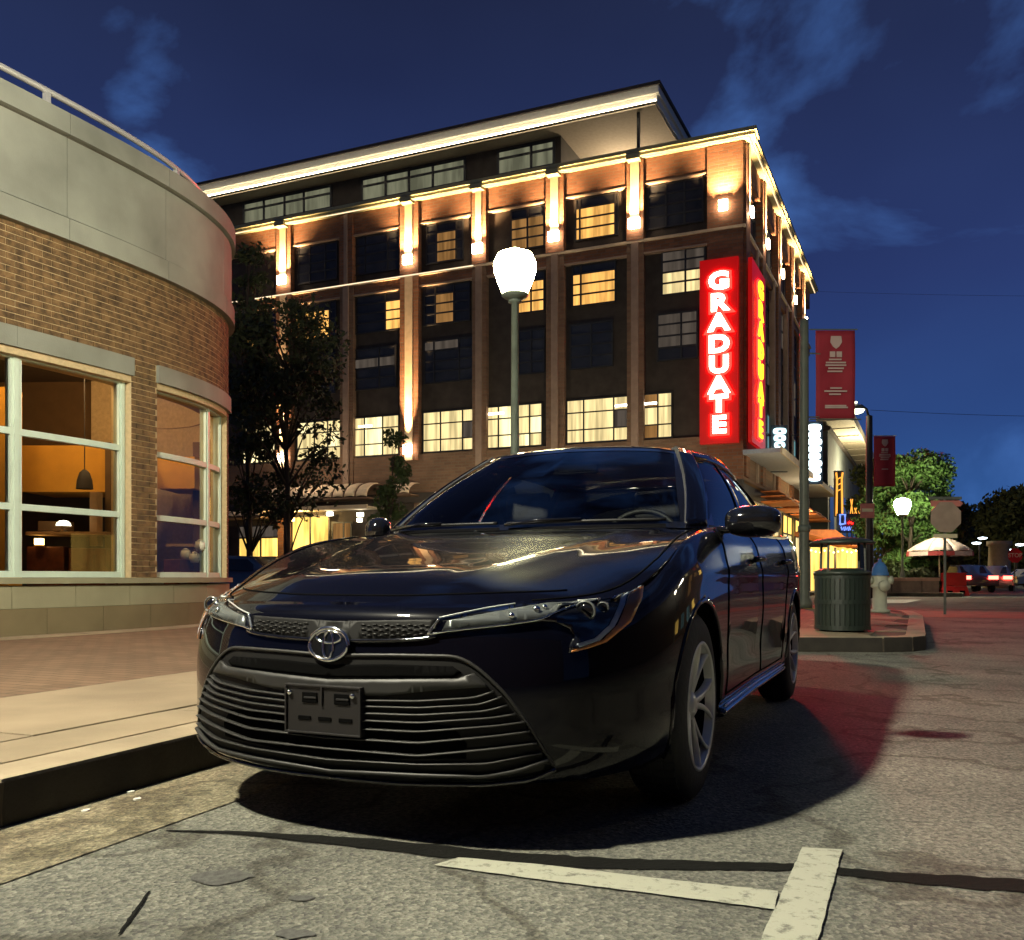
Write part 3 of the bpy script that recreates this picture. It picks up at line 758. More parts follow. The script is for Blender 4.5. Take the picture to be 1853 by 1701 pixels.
for (yy, s, st) in ((0, 1, 0), (WB, 1, 0), (0, -1, 0), (WB, -1, 0)):
    w = bpy.data.objects.new('wheel', None); COL.objects.link(w); w.parent = car; w.location = (s*.772, yy, .318); w.rotation_euler = (rnd.uniform(0, 6), 0, 0 if s == 1 else PI)
    if s == 1 and yy == 0: w.rotation_euler = (.95, 0, 0)
    wheel_parts(w, s)
# ---- front face, traced
grille = [(601, 1186), (700, 1186), (830, 1187), (850, 1197), (880, 1222), (915, 1256), (955, 1310), (988, 1364), (1001, 1384), (985, 1396), (955, 1404), (876, 1412), (760, 1413), (601, 1406)]
overlay(grille, 'grille_backing', 'car_matte', .003, center=True, thick=.006)
trace([(601, 1186), (700, 1186), (825, 1188), (850, 1198), (880, 1222), (915, 1256), (955, 1310), (988, 1364), (1001, 1384)], 'grille_surround', 'grille_grey', .0055, .006, center=True)
overlay([(601, 1203), (700, 1202), (820, 1206), (836, 1217), (820, 1226), (700, 1226), (601, 1225)], 'upper_intake', 'car_under', .006, center=True, thick=.002)
overlay([(601, 1229), (700, 1229), (830, 1228), (858, 1218), (884, 1243), (800, 1248), (700, 1258), (601, 1258)], 'grille_bar', 'grille_grey', .014, center=True, thick=.016)
overlay([(601, 1300), (700, 1303), (820, 1314), (845, 1345), (844, 1372), (700, 1372), (601, 1368)], 'lower_intake', 'car_under', .006, center=True, thick=.002)
slats = [([(601, 1266), (760, 1268), (860, 1262), (893, 1251)], .0055), ([(601, 1276), (760, 1280), (870, 1274), (908, 1260)], .0055), ([(601, 1288), (760, 1293), (880, 1286), (918, 1275)], .006), ([(601, 1300), (760, 1307), (890, 1298), (932, 1291)], .006),
         ([(601, 1315), (760, 1323), (900, 1312), (950, 1305)], .006), ([(601, 1333), (760, 1343), (900, 1330), (958, 1322)], .0065), ([(601, 1353), (760, 1366), (900, 1352), (970, 1343)], .0065), ([(601, 1372), (760, 1381), (880, 1380), (978, 1360)], .006)]
for px, r in slats: trace(px, 'slat', 'grille_grey', r*1.7, .009, center=True, flat=.34)
trace([(601, 1390), (760, 1398), (876, 1401), (940, 1390), (990, 1372)], 'bumper_lip', 'grille_grey', .012, .010, center=True, flat=.6)
trace([(601, 1407), (760, 1414), (876, 1415), (960, 1406), (1003, 1388)], 'chin_strip', 'gloss_black', .007, .012, center=True)
overlay([(601, 1124), (788, 1121), (781, 1136), (773, 1151), (700, 1155), (601, 1158)], 'upper_grille', 'car_matte', .003, center=True, thick=.003)
# honeycomb ribs of the upper grille
for k in range(12):
    for r_ in range(3):
        x = 655+k*10.5; y = 1129+r_*8.5
        trace([(x, y+2+(k % 2)*3), (x+4, y), (x+8, y+2+(k % 2)*3)], 'grille_mesh', 'grille_grey', .0018, .006, step=4)
trace([(601, 1160), (700, 1160), (765, 1157), (790, 1152)], 'grille_trim', 'gloss_black', .006, .006, center=True)
# badge
bc = cast(603, 1166); bc.x = 0; bn = Vector((0, -1, .12)).normalized(); bu = bn.cross(Vector((1, 0, 0))).normalized()*-1
if bu.z < 0: bu = -bu
def ell(cx, cz, a, b, off=.014, n=30): return [bc+Vector((cx+a*math.cos(t), 0, 0))+bu*(cz+b*math.sin(t))+bn*off for t in np.linspace(0, 2*PI, n, endpoint=False)]
bd = bpy.data.objects.new('badge', None); COL.objects.link(bd); bd.parent = car
b = MB(); b.poly(ell(0, 0, .070, .052, .008)); ob = part(b, 'badge_plate', 'gloss_black', bd, smooth=False); mod(ob, 'SOLIDIFY', thickness=.02, offset=0)
part(MB().tube(ell(0, 0, .066, .046, .018), .0062, 8, closed=True), 'badge_ring', 'chrome', bd)
part(MB().tube(ell(0, .020, .042, .017, .019), .0042, 6, closed=True), 'badge_ring', 'chrome', bd)
part(MB().tube(ell(0, -.002, .017, .040, .020), .0042, 6, closed=True), 'badge_ring', 'chrome', bd)
# plate bracket
br_ = bpy.data.objects.new('plate_bracket', None); COL.objects.link(br_); br_.parent = car
pc = cast(597, 1283); PW, PH = .150, .062
yb = pc.y-.022
def pb(x0, x1, z0, z1, y0, y1, name, m): return part(MB().box(x0, x1, y0, y1, pc.z+z0, pc.z+z1), name, m, br_, smooth=False, bevel=.002)
X0 = pc.x*0
pb(-.135, .125, -.070, .070, yb, yb+.020, 'bracket_plate', 'plate_plastic')
for x in (-.075, .035):
    pb(x, x+.052, .018, .048, yb-.004, yb+.001, 'bracket_slot', 'car_under'); pb(x+.008, x+.05, .030, .036, yb-.006, yb+.001, 'bracket_rib', 'plate_plastic')
for x in (-.09, -.02, .05): pb(x, x+.045, -.032, -.020, yb-.003, yb+.001, 'bracket_slot', 'car_under')
for (x0, x1, z0, z1) in ((-.135, .125, .064, .070), (-.135, .125, -.070, -.064), (-.135, -.129, -.064, .064), (.119, .125, -.064, .064), (-.010, -.004, .012, .064)): pb(x0, x1, z0, z1, yb-.006, yb+.001, 'bracket_rim', 'plate_plastic')
for x in (-.118, .098): part(MB().lathe([(0, -.006), (.006, -.006), (.008, -.002), (.008, .004)], (x, yb-.003, pc.z+.045), 12, 'y'), 'bolt', 'chrome', br_)
# headlights
lens = [(773, 1150), (795, 1119), (890, 1103), (991, 1087), (1029, 1079), (1088, 1063), (1166, 1036), (1166, 1058), (1160, 1085), (1137, 1128), (1093, 1163), (1062, 1174), (1029, 1181), (1030, 1168), (1040, 1152), (1030, 1138), (1005, 1126), (980, 1124), (904, 1134), (796, 1146)]
hl = []
for s in (1, -1):
    h = bpy.data.objects.new('headlight', None); COL.objects.link(h); h.parent = car; hl.append(h)
def sub(objs):
    for o, h in zip(objs, hl): o.parent = h
sub(overlay(lens, 'housing', 'gloss_black', .004, thick=.004))
sub(overlay([(800, 1144), (810, 1124), (905, 1108), (1000, 1092), (1022, 1090), (1008, 1108), (985, 1119), (900, 1130)], 'reflector', 'lamp_grey', .007, thick=.003))
sub(trace([(776, 1149), (797, 1121)], 'trim_end', 'chrome', .0045, .009, step=4))
sub(trace([(776, 1150), (800, 1145), (904, 1133), (975, 1124), (1003, 1113), (1024, 1092)], 'trim_strip', 'chrome', .0032, .009))
sub(trace([(796, 1120), (890, 1103), (990, 1088), (1024, 1084)], 'trim_strip', 'alloy', .0026, .009))
sub(overlay([(1041, 1166), (1073, 1156), (1099, 1133), (1118, 1098), (1126, 1066), (1138, 1058), (1128, 1098), (1108, 1136), (1082, 1160), (1046, 1172)], 'daytime_light', 'drl', .010, thick=.001, step=4))
sub(overlay([(1090, 1064), (1164, 1038), (1162, 1050), (1126, 1062), (1096, 1069)], 'daytime_light', 'drl', .009, thick=.003, step=5))
sub(overlay([(1032, 1178), (1052, 1172), (1088, 1158), (1114, 1132), (1131, 1096), (1142, 1060), (1164, 1052), (1160, 1085), (1138, 1127), (1094, 1163), (1062, 1174), (1032, 1181)], 'indicator', 'amber', .0095, thick=.001, step=4))
for (x, y, r) in ((1058, 1108, .026), (1090, 1102, .015)):
    c = cast(x, y, .004)
    for s, h in ((1, hl[0]), (-1, hl[1])):
        part(MB().lathe([(r*1.2, .004), (r*1.2, -.003), (r*1.05, -.005), (r, .0)], (c.x*s, c.y, c.z), 22, 'y'), 'projector_ring', 'lamp_grey', h)
        part(MB().lathe([(0, -r*.28), (r*.5, -r*.24), (r*.85, -r*.10), (r, .004)], (c.x*s, c.y, c.z), 22, 'y'), 'projector_lens', 'chrome' if 0 else 'gloss_black', h)
for (x, y, r) in ((925, 1117, .010), (970, 1107, .012), (985, 1103, .009)):
    c = cast(x, y, .008)
    for s, h in ((1, hl[0]), (-1, hl[1])): part(MB().lathe([(0, -.008), (r*.7, -.006), (r, 0)], (c.x*s, c.y, c.z), 12, 'y'), 'bulb', 'chrome', h)
sub(overlay(lens, 'cover', 'lamp_lens', .013, thick=0))
def MZ(s): return .985
# doors, handles, sills
for s in (1, -1):
    def wp(y, z, o=0.0):
        u = 1+y/WB if y <= WB else 2.0; vv = (z-zb(y))/(zt(y)-zb(y)); p = wall(u, min(1, max(0, vv))); return Vector(((p.x+o)*s, p.y, p.z))
    for ln in ([(.55, .95), (.50, .80), (.47, .60), (.47, .30)], [(1.42, .97), (1.44, .7), (1.44, .30)], [(2.35, .98), (2.36, .8), (2.25, .62), (2.18, .30)]):
        pts = []
        for (a, b) in zip(ln[:-1], ln[1:]):
            for k in range(8): pts.append(wp(a[0]+(b[0]-a[0])*k/8, a[1]+(b[1]-a[1])*k/8, .0006))
        pts.append(wp(*ln[-1], .0006)); part(MB().tube(pts, .0035, 6), 'shut_line', 'car_under')
    part(MB().tube([wp(y, .30, .0006) for y in np.linspace(.47, 2.18, 30)], .0035, 6), 'shut_line', 'car_under')
    part(MB().tube([wp(y, .235, .006) for y in np.linspace(.40, 2.28, 40)], .022, 8, flat=.7), 'side_skirt', 'gloss_black')
    part(MB().tube([wp(y, .262, .012) for y in np.linspace(.42, 2.26, 40)], .0055, 6), 'skirt_trim', 'chrome')
    for y0 in (1.22, 2.12):
        part(MB().tube([wp(y0+t*.2, .84+.008*t, .012+.026*math.sin(PI*t)) for t in np.linspace(0, 1, 10)], .012, 8, flat=1.1), 'door_handle', 'car_paint')
    # mirror
    mr = bpy.data.objects.new('wing_mirror', None); COL.objects.link(mr); mr.parent = car
    b = MB(); rows = []
    for t in np.linspace(0, 1, 15):
        ph = PI*t; rad = math.sin(ph)**.55
        mc, ml = (.935, .112) if s == 1 else (.86, .060)
        rows.append([(s*(mc-ml*math.cos(ph)), .70+.075*rad*math.cos(a)*(1.0 if math.cos(a) < 0 else .5), MZ(s)+.066*rad*(abs(math.sin(a))**.8*(1 if math.sin(a) > 0 else -1))) for a in np.linspace(0, 2*PI, 25)])
    o = part(b.grid(rows), 'mirror_shell', 'gloss_black', mr); fixn(o)
    part(MB().tube([(s*.76, .66, .955), (s*.82, .68, .95), (s*.89, .70, .955), (s*.93, .70, .965)], [.03, .026, .024, .03], 10, flat=.6), 'mirror_arm', 'gloss_black', mr)
    part(MB().box(min(s*.84, s*(1.03 if s == 1 else .90)), max(s*.84, s*(1.03 if s == 1 else .90)), .738, .742, .94, 1.03), 'mirror_glass', 'chrome', mr, smooth=False)
    # quarter trim inside the front corner of the side window
    part(MB().poly([gh(4.17, .02, .002, s), gh(4.9, .02, .002, s), gh(4.45, .45, .002, s), gh(4.17, .72, .002, s)]), 'mirror_sail', 'gloss_black', smooth=False)
    # tail lamp
    rows = [[wall(u, v)*1 for v in np.linspace(.72, .93, 5)] for u in np.linspace(2.25, 2.75, 12)]
    rows = [[Vector((p.x*s*1.004, p.y+.004, p.z)) for p in r] for r in rows]
    part(MB().grid(rows), 'tail_light', 'tail_red')
# wipers
def ws(x, o=.012, v=.03):   # point near the foot of the screen at lateral x
    uu = np.linspace(0, 3.1, 60); xs = [gh(u, v).x for u in uu]; u = float(np.interp(abs(x), xs, uu)); p = gh(u, v, o); return Vector((math.copysign(p.x, x), p.y, p.z))
part(MB().tube([ws(x, .020, .045+.02*(x+.05)) for x in np.linspace(-.05, .62, 24)], .0075, 6), 'wiper', 'car_black')
part(MB().tube([ws(x, .020, .050) for x in np.linspace(-.66, -.10, 24)], .0075, 6), 'wiper', 'car_black')
part(MB().tube([ws(-.05, .03, .02), ws(.1, .035, .05), ws(.28, .03, .06)], .008, 6), 'wiper_arm', 'gloss_black')
part(MB().tube([ws(-.66, .03, .0), ws(-.5, .035, .05), ws(-.38, .03, .055)], .008, 6), 'wiper_arm', 'gloss_black')
rows = [[Vector((x, .40+.06*(abs(x)/.75)**2+.05*t, .945+.012*t)) for t in np.linspace(0, 1, 4)] for x in np.linspace(-.74, .74, 21)]
part(MB().grid(rows), 'cowl_panel', 'car_black')
# cabin
part(MB().box(-.70, .70, .62, .98, .78, .945), 'dashboard', 'car_matte', smooth=False, bevel=.02)
part(MB().box(-.72, .72, .5, 3.15, .40, .44), 'cabin_floor', 'car_matte', smooth=False)
part(MB().box(-.70, .70, 2.66, 3.15, .93, .97), 'parcel_shelf', 'seat', smooth=False)
def pad(x0, x1, y0, y1, z0, z1, name, r=.04):
    return part(MB().box(x0, x1, y0, y1, z0, z1), name, 'seat', smooth=True, bevel=r)
for x in (-.36, .36):
    pad(x-.23, x+.23, 1.30, 1.42, .55, 1.02, 'seat_back'); pad(x-.23, x+.23, .95, 1.40, .46, .60, 'seat_cushion')
    pad(x-.125, x+.125, 1.36, 1.45, 1.05, 1.21, 'headrest', .035)
pad(-.62, .62, 2.30, 2.45, .55, .98, 'rear_seat_back')
for x in (-.36, .0, .36): pad(x-.11, x+.11, 2.36, 2.44, .97, 1.12, 'rear_headrest', .03)
part(MB().tube([Vector((.37+.185*math.cos(a), 1.02+.06*math.sin(a), .90+.17*math.sin(a))) for a in np.linspace(0, 2*PI, 28, endpoint=False)], .014, 8, closed=True), 'steering_wheel', 'car_matte')
part(MB().box(-.12, .12, 1.14, 1.17, 1.27, 1.33), 'rear_view_mirror', 'gloss_black', smooth=True, bevel=.012)
for s in (1, -1):
    part(MB().tube([gh(u, v, -.03, s) for u, v in [(3.4, t) for t in np.linspace(0, 1, 8)]], .03, 8), 'inner_pillar', 'seat')
# keep the trailing parts together
# ------------------------------------------------------------------ curved brick shop on the left
def _curve():
    x0, y0, t0, k0, k1, k2 = -5.33882934, 8.40004466, .487304857, -7.338e-4, 9.80808e-3, 1.859317e-2
    ds = .02; s = np.arange(0, 8.3, ds); th = t0-(k0*s+k1*s*s/2+k2*s**3/3)
    X = x0+np.cumsum(np.sin(th))*ds; Y = y0+np.cumsum(np.cos(th))*ds
    sb = np.arange(-5, 0, ds)
    return np.concatenate([sb, s]), np.concatenate([x0+np.sin(t0)*sb, X]), np.concatenate([y0+np.cos(t0)*sb, Y]), np.concatenate([np.full(len(sb), t0), th])
_s, _X, _Y, _T = _curve()
def SP(s, off, z):
    t = np.interp(s, _s, _T); return Vector((np.interp(s, _s, _X)+off*math.cos(t), np.interp(s, _s, _Y)-off*math.sin(t), z))
def sx(px, off=-.1):
    u = (_X+off*np.cos(_T))/(_Y-off*np.sin(_T))*F+UC; i = int(np.argmax(u*(_s < 6))); return float(np.interp(px, u[:i+1], _s[:i+1]))
shop = thing('curved_brick_shop', 'single-storey curved brick corner building with pale stone parapet and big windows', 'building', tuple(SP(1.5, -1, .15)))
SO = Vector(shop.location)
def sb(mb, name, m, parent=shop, **k): return mb.build(name, m, parent, T=lambda x, y, z: (x-SO.x, y-SO.y, z-SO.z), **k)
def slab(mb, s0, s1, o0, o1, z0, z1, st=.14):
    n = max(1, int(math.ceil((s1-s0)/st))); ss = np.linspace(s0, s1, n+1)
    base = len(mb.v)
    for s in ss: mb.v += [tuple(SP(s, o, z)) for o, z in ((o0, z0), (o1, z0), (o1, z1), (o0, z1))]
    for i in range(n):
        a = base+i*4; b = a+4
        for k in range(4): mb.f.append((a+k, b+k, b+(k+1) % 4, a+(k+1) % 4))
    mb.f.append((base, base+1, base+2, base+3)); mb.f.append(tuple(base+n*4+k for k in (3, 2, 1, 0)))
    return mb
# brick texture that varies from brick to brick
m_, n_, b_ = newmat('shop_brick'); N = n_.nodes.new; K = n_.links.new
gp = N('ShaderNodeNewGeometry'); tn = N('ShaderNodeTexNoise'); tn.inputs['Scale'].default_value = 10.5; tn.inputs['Detail'].default_value = 2; K(gp.outputs['Position'], tn.inputs['Vector'])
rr = N('ShaderNodeValToRGB'); K(tn.outputs[0], rr.inputs[0]); e = rr.color_ramp.elements
e[0].position = .32; e[0].color = (.070, .040, .018, 1); e[1].position = .66; e[1].color = (.235, .135, .058, 1)
tn2 = N('ShaderNodeTexNoise'); tn2.inputs['Scale'].default_value = 90; tn2.inputs['Detail'].default_value = 6; K(gp.outputs['Position'], tn2.inputs['Vector'])
mm = N('ShaderNodeMixRGB'); mm.blend_type = 'OVERLAY'; mm.inputs[0].default_value = .45; K(rr.outputs[0], mm.inputs[1]); K(tn2.outputs[0], mm.inputs[2]); K(mm.outputs[0], b_.inputs['Base Color'])
bp = N('ShaderNodeBump'); bp.inputs['Distance'].default_value = .004; bp.inputs['Strength'].default_value = .7; K(tn2.outputs[0], bp.inputs['Height']); K(bp.outputs[0], b_.inputs['Normal']); b_.inputs['Roughness'].default_value = .88
WZ0, WZ1, LZ = .765, 3.045, 3.33
s_a0, s_a1 = -4.2, sx(238); s_b0, s_b1 = sx(284), sx(411)
BT, SEND = 4.385, 8.2
mort = MB()
OB, OM = -.100, -.1065
slab(mort, -5, SEND, OM, -.45, WZ1, BT); slab(mort, s_a1, s_b0, OM, -.42, .70, WZ1); slab(mort, s_b1, SEND, OM, -.42, .70, WZ1); slab(mort, -5, s_a0, OM, -.42, .70, WZ1)
sb(mort, 'brick_wall', 'mortar')
# stone: lintels, parapet panels, ledge, coping, plinth (each stone a piece)
def joints(pxs, s0, s1, off=-.05):
    r = [sx(p, off) for p in pxs]; d = r[1]-r[0]
    a = r[0]
    while a-d > s0: a -= d; r.insert(0, a)
    while r[-1]+d < s1: r.append(r[-1]+d)
    return [s0]+r+[s1]
def stones(js, o0, o1, z0, z1, name, m, gap=.004, bev=0):
    for a, b in zip(js[:-1], js[1:]):
        if b-a < .05: continue
        mb = slab(MB(), a+gap, b-gap, o0+rnd.uniform(-.0015, .0015), o1, z0, z1); o = sb(mb, name, m); fixn(o)
jp = joints([122, 301], -5, SEND)
stones(jp, -.055, -.35, 4.645, 5.50, 'parapet_panel', 'cast_stone')
stones(jp, -.012, -.35, BT+.006, 4.62, 'ledge_stone', 'cast_stone')
sb(slab(MB(), -5, SEND, -.075, -.33, 4.60, 4.66), 'ledge_recess', 'joint')
stones(jp, .0, -.40, 5.525, 5.75, 'coping_stone', 'cast_stone', gap=.003)
sb(slab(MB(), -5, SEND, -.075, -.33, 5.48, 5.54), 'coping_recess', 'joint')
jl = [s_a0-.15, sx(-260), sx(28), sx(241)]
stones(jl, -.070, -.36, WZ1+.075, LZ, 'lintel', 'cast_stone', gap=.002)
stones([sx(283), sx(413)], -.055, -.36, WZ1+.075, LZ, 'lintel', 'cast_stone')
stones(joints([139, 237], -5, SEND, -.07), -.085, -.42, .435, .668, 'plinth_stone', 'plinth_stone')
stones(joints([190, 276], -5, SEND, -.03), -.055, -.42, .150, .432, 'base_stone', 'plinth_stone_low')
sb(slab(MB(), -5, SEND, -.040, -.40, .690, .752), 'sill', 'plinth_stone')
o = slab(MB(), -5, 7.6, .28, -.05, .10, .156).build('stone_edging', 'concrete_kerb'); tag(o, kind='structure')
# bricks
BL, BH, CO_ = .2032, .0677, []
zc0 = .757; course = 0
bm = MB().box(-.5, .5, 0, 1, -.5, .5); bmesh_brick = bm.build('brick_source', 'shop_brick'); bme = bmesh_brick.data; bpy.data.objects.remove(bmesh_brick)
cand = []
while zc0+course*BH < BT-.03:
    z = zc0+course*BH+.031; s = -4.9-(course % 2)*BL/2
    while s < 6.6:
        a, b = s+.005, s+BL-.005
        segs = [(a, b)]
        def cut(segs, c0, c1):
            r = []
            for p, q in segs:
                if q <= c0 or p >= c1: r.append((p, q)); continue
                if p < c0: r.append((p, c0-.004))
                if q > c1: r.append((c1+.004, q))
            return r
        if z < WZ1+.06: segs = cut(segs, s_a0, s_a1); segs = cut(segs, s_b0, s_b1)
        elif z < LZ+.02: segs = cut(segs, -5, sx(242)); segs = cut(segs, sx(282), sx(414))
        for p, q in segs:
            if q-p > .03: cand.append((p, q, z))
        s += BL
    course += 1
def vis(c):
    p = SP((c[0]+c[1])/2, OB, c[2]); u = UC+p.x/p.y*F
    q0, q1 = SP(c[0], OB, c[2]), SP(c[1], OB, c[2]); w = (q1.x/q1.y-q0.x/q0.y)*F*(F/p.y)
    return -1 if u < -5 or (c[0] > 5.2) else w
cand.sort(key=vis, reverse=True)
rest = MB()
for i, (p, q, z) in enumerate(cand):
    m0 = (p+q)/2; c = SP(m0, OB-.010, z); t = float(np.interp(m0, _s, _T)); j = rnd.uniform(-.0012, .0022)
    if i < 300:
        ob = bpy.data.objects.new('brick', bme); COL.objects.link(ob); ob.parent = shop; ob.location = c-SO
        ob.rotation_euler = (0, 0, PI/2-t+PI); ob.scale = (q-p, .012+j, .0575+rnd.uniform(-.001, .001))
    else: slab(rest, p, q, OB+j, OM-.003, z-.0285, z+.0285, st=.3)
ro = sb(rest, 'brickwork', 'shop_brick'); ro['kind'] = 'stuff'
# windows
def window(s0, s1, mull, zs, off, name='window'):
    w = bpy.data.objects.new(name, None); COL.objects.link(w); w.parent = shop
    fr = MB(); fw = .062
    cols = [s0]+mull+[s1]
    for k, s in enumerate(cols):
        hw = fw if 0 < k < len(cols)-1 else fw*.72
        c = s+(hw if k == 0 else (-hw if k == len(cols)-1 else 0))
        slab(fr, c-hw, c+hw, off, off-.09, zs[0], zs[-1], .2); slab(fr, c-hw*.45, c+hw*.45, off+.014, off, zs[0], zs[-1], .2)
    for k, z in enumerate(zs):
        hz = .034; zc_ = z+hz if k == 0 else (z-hz if k == len(zs)-1 else z)
        slab(fr, s0+.01, s1-.01, off+.006, off-.07, zc_-hz, zc_+hz, .2)
    sb(fr, 'frame', 'window_frame', w)
    for a, b in zip(cols[:-1], cols[1:]):
        for z0, z1 in zip(zs[:-1], zs[1:]):
            g = MB(); n = max(2, int((b-a)/.2)); 
            p0, p1 = SP(a+.05, off-.035, 0), SP(b-.05, off-.035, 0)
            g.quad((p0.x, p0.y, z0+.03), (p1.x, p1.y, z0+.03), (p1.x, p1.y, z1-.03), (p0.x, p0.y, z1-.03)); sb(g, 'pane', 'pane_glass', w)
    return w
WT = WZ1+.03
window(s_a0+.01, s_a1-.01, [sx(-230, -.2), sx(28, -.2)], [WZ0-.01, 1.49, 2.27, WT+.02], -.19)
window(s_b0+.01, s_b1-.01, [sx(375, -.2)], [WZ0-.01, 1.49, 2.27, WT+.02], -.19)
# roof rail
rail = thing('roof_rail', 'pale metal pipe rail running round the curved parapet top', 'railing', tuple(SP(0, -.35, 5.75))); RO = Vector(rail.location)
rt = lambda x, y, z: (x-RO.x, y-RO.y, z-RO.z)
MB().tube([SP(s, -.40, 6.10) for s in np.arange(-5, 8, .15)], .035, 10).build('rail_pipe', 'rail_metal', rail, smooth=True, T=rt)
for s in np.arange(sx(90, -.35)-4.2, 8, 1.4*1.5):
    slab(MB(), s-.03, s+.03, -.37, -.43, 5.70, 6.10).build('rail_post', 'rail_metal', rail, T=rt)
# inside
ring = [SP(s, -.43, 0) for s in np.arange(-5, 8.21, .3)]
bk = [SP(8.2, -.43, 0), Vector((-8.9, 13.2, 0)), SP(-1.0, -4.4, 0), SP(-5, -4.4, 0)]
for k in range(3):
    q0, q1 = bk[k], bk[k+1]; sb(MB().quad((q0.x, q0.y, .15), (q1.x, q1.y, .15), (q1.x, q1.y, 5.4), (q0.x, q0.y, 5.4)), 'back_wall', 'room_wall')
def lid(z, nm, m): sb(MB().poly([(q.x, q.y, z) for q in ring+bk[1:]]), nm, m)
lid(.16, 'floor', 'dark_wood'); lid(3.66, 'ceiling', 'room_ceiling'); lid(5.40, 'roof', 'roof_dark')
def pbox(x0, x1, y0, y1, d, dep):   # box whose front face is traced at distance d, real depth dep behind it
    a, b = at(x0, y1, d), at(x1, y0, d); return MB().box(a.x, b.x, d, d+dep, a.z, b.z)
def room(mb, name, m, **k): return sb(mb, name, m, **k)
room(pbox(-60, 14, 700, 1085, 10.2, .3), 'partition', 'ochre_wall')
room(pbox(40, 192, 806, 890, 11.4, 1.2), 'bulkhead', 'ochre_wall')
room(pbox(190, 214, 800, 1075, 11.3, 1.0), 'pillar', 'room_wall')
room(pbox(30, 192, 890, 1060, 12.2, .1), 'back_panel', 'room_dark')
room(pbox(285, 352, 826, 884, 12.3, .8), 'bulkhead', 'ochre_wall')
room(pbox(349, 366, 800, 1075, 12.6, .3), 'pillar', 'room_wall')
c1 = pbox(48, 116, 989, 1062, 11.0, .6).build('cupboard', 'dark_wood', bevel=.01); tag(c1, 'reddish wood cupboard under the counter shelf behind the first window', 'cupboard')
c2 = pbox(124, 191, 992, 1062, 11.0, .6).build('cupboard', 'dark_wood', bevel=.01); tag(c2, 'darker wood cupboard beside the pale post behind the first window', 'cupboard')
tag(pbox(46, 192, 962, 968, 10.9, .5).build('counter_shelf', 'pale_wood', bevel=.006), 'long pale counter shelf seen through the first shop window', 'shelf')
tag(pbox(162, 176, 890, 988, 11.1, .15).build('post', 'pale_wood', bevel=.006), 'pale square wooden post inside the first shop window', 'post')
tag(pbox(68, 120, 943, 961, 11.2, .2).build('box_on_shelf', 'room_wall', bevel=.01), 'low brown box standing on the counter shelf', 'box')
pl_ = thing('cake_plate', 'self-glowing cake dome on the counter shelf behind the first window', 'cake dome', tuple(at(115, 962, 11.0)))
MB().lathe([(0, 0), (.05, 0), (.02, .02), (.02, .05), (.10, .06), (.10, .07), (0, .07)], n=20).build('plate', 'ceramic', pl_, smooth=True); MB().lathe([(.085, .07), (.08, .10), (.05, .13), (0, .14)], n=20).build('dome', 'lamp_white', pl_, smooth=True)  # dome emits: its brightness is put into the material
tl = thing('table_lamp', 'small glowing square lamp on the cupboard behind the first window', 'lamp', tuple(at(71, 989, 10.95)))
MB().box(-.05, .05, -.04, .04, 0, .02).build('base', 'dark_wood', tl); MB().box(-.045, .045, -.035, .035, .02, .10).build('lamp_shade', 'lamp_warm', tl, bevel=.006)
pd = thing('pendant_lamp', 'dark pendant lamp hanging before the ochre bulkhead', 'lamp', tuple(at(153, 885, 10.9)))
MB().lathe([(.10, 0), (.09, .10), (.06, .20), (.02, .24), (0, .24)], n=20).build('lamp_shade', 'room_dark', pd, smooth=True); MB().tube([(0, 0, .24), (0, 0, 1.9)], .006, 6).build('cord', 'room_dark', pd)
tag(pbox(296, 325, 1012, 1058, 11.6, .5).build('wooden_chest', 'dark_wood', bevel=.01), 'reddish wooden chest behind the second shop window', 'chest')
tag(pbox(300, 352, 984, 989, 11.9, .4).build('wall_shelf', 'pale_wood'), 'thin pale shelf seen through the second shop window', 'shelf')
for i, (x, y) in enumerate(((336, 1012), (352, 1018), (362, 996))):
    o = thing('pot', ['pale pot on the left behind the second shop window', 'pale wide pot in the middle behind the second shop window', 'bright white pot highest behind the second shop window'][i], 'pot', tuple(at(x, y, 11.9)), group='pots behind the second window')
    MB().lathe([(0, 0), (.05, 0), (.07, .05), (.06, .12), (.05, .12), (.055, .06), (0, .02)], n=18).build('pot_body', 'ceramic', o, smooth=True)
    MB().lathe([(0, .125), (.045, .125), (.03, .14), (0, .155)], n=18).build('pot_lid', 'ceramic', o, smooth=True)
def lampo(name, loc, en, col, rad=.08, typ='POINT'):
    l = bpy.data.lights.new(name, typ); l.energy = en; l.color = col; l.shadow_soft_size = rad; o = bpy.data.objects.new(name, l); COL.objects.link(o); o.location = loc; return o
for i, (x, y, d) in enumerate(((110, 700, 10.6), (0, 690, 9.5), (310, 720, 11.6))):
    p = at(x, y, d); cl = thing('ceiling_light', ['warm ceiling downlight inside the wide first shop window', 'warm ceiling downlight at the left edge of the shop', 'warm ceiling downlight inside the narrower second shop window'][i], 'ceiling light', (p.x, p.y, 3.60), group='ceiling lights in the shop')
    MB().lathe([(0, 0), (.09, 0), (.10, .02), (.10, .06), (0, .06)], n=20).build('lamp_housing', 'ceramic', cl, smooth=True)
    MB().lathe([(0, -.004), (.08, -.004), (.08, -.001), (0, -.001)], n=20).build('diffuser', 'lamp_warm', cl)
    lampo('room_light', (p.x, p.y, 3.3), 38, (1, .66, .30), .1)
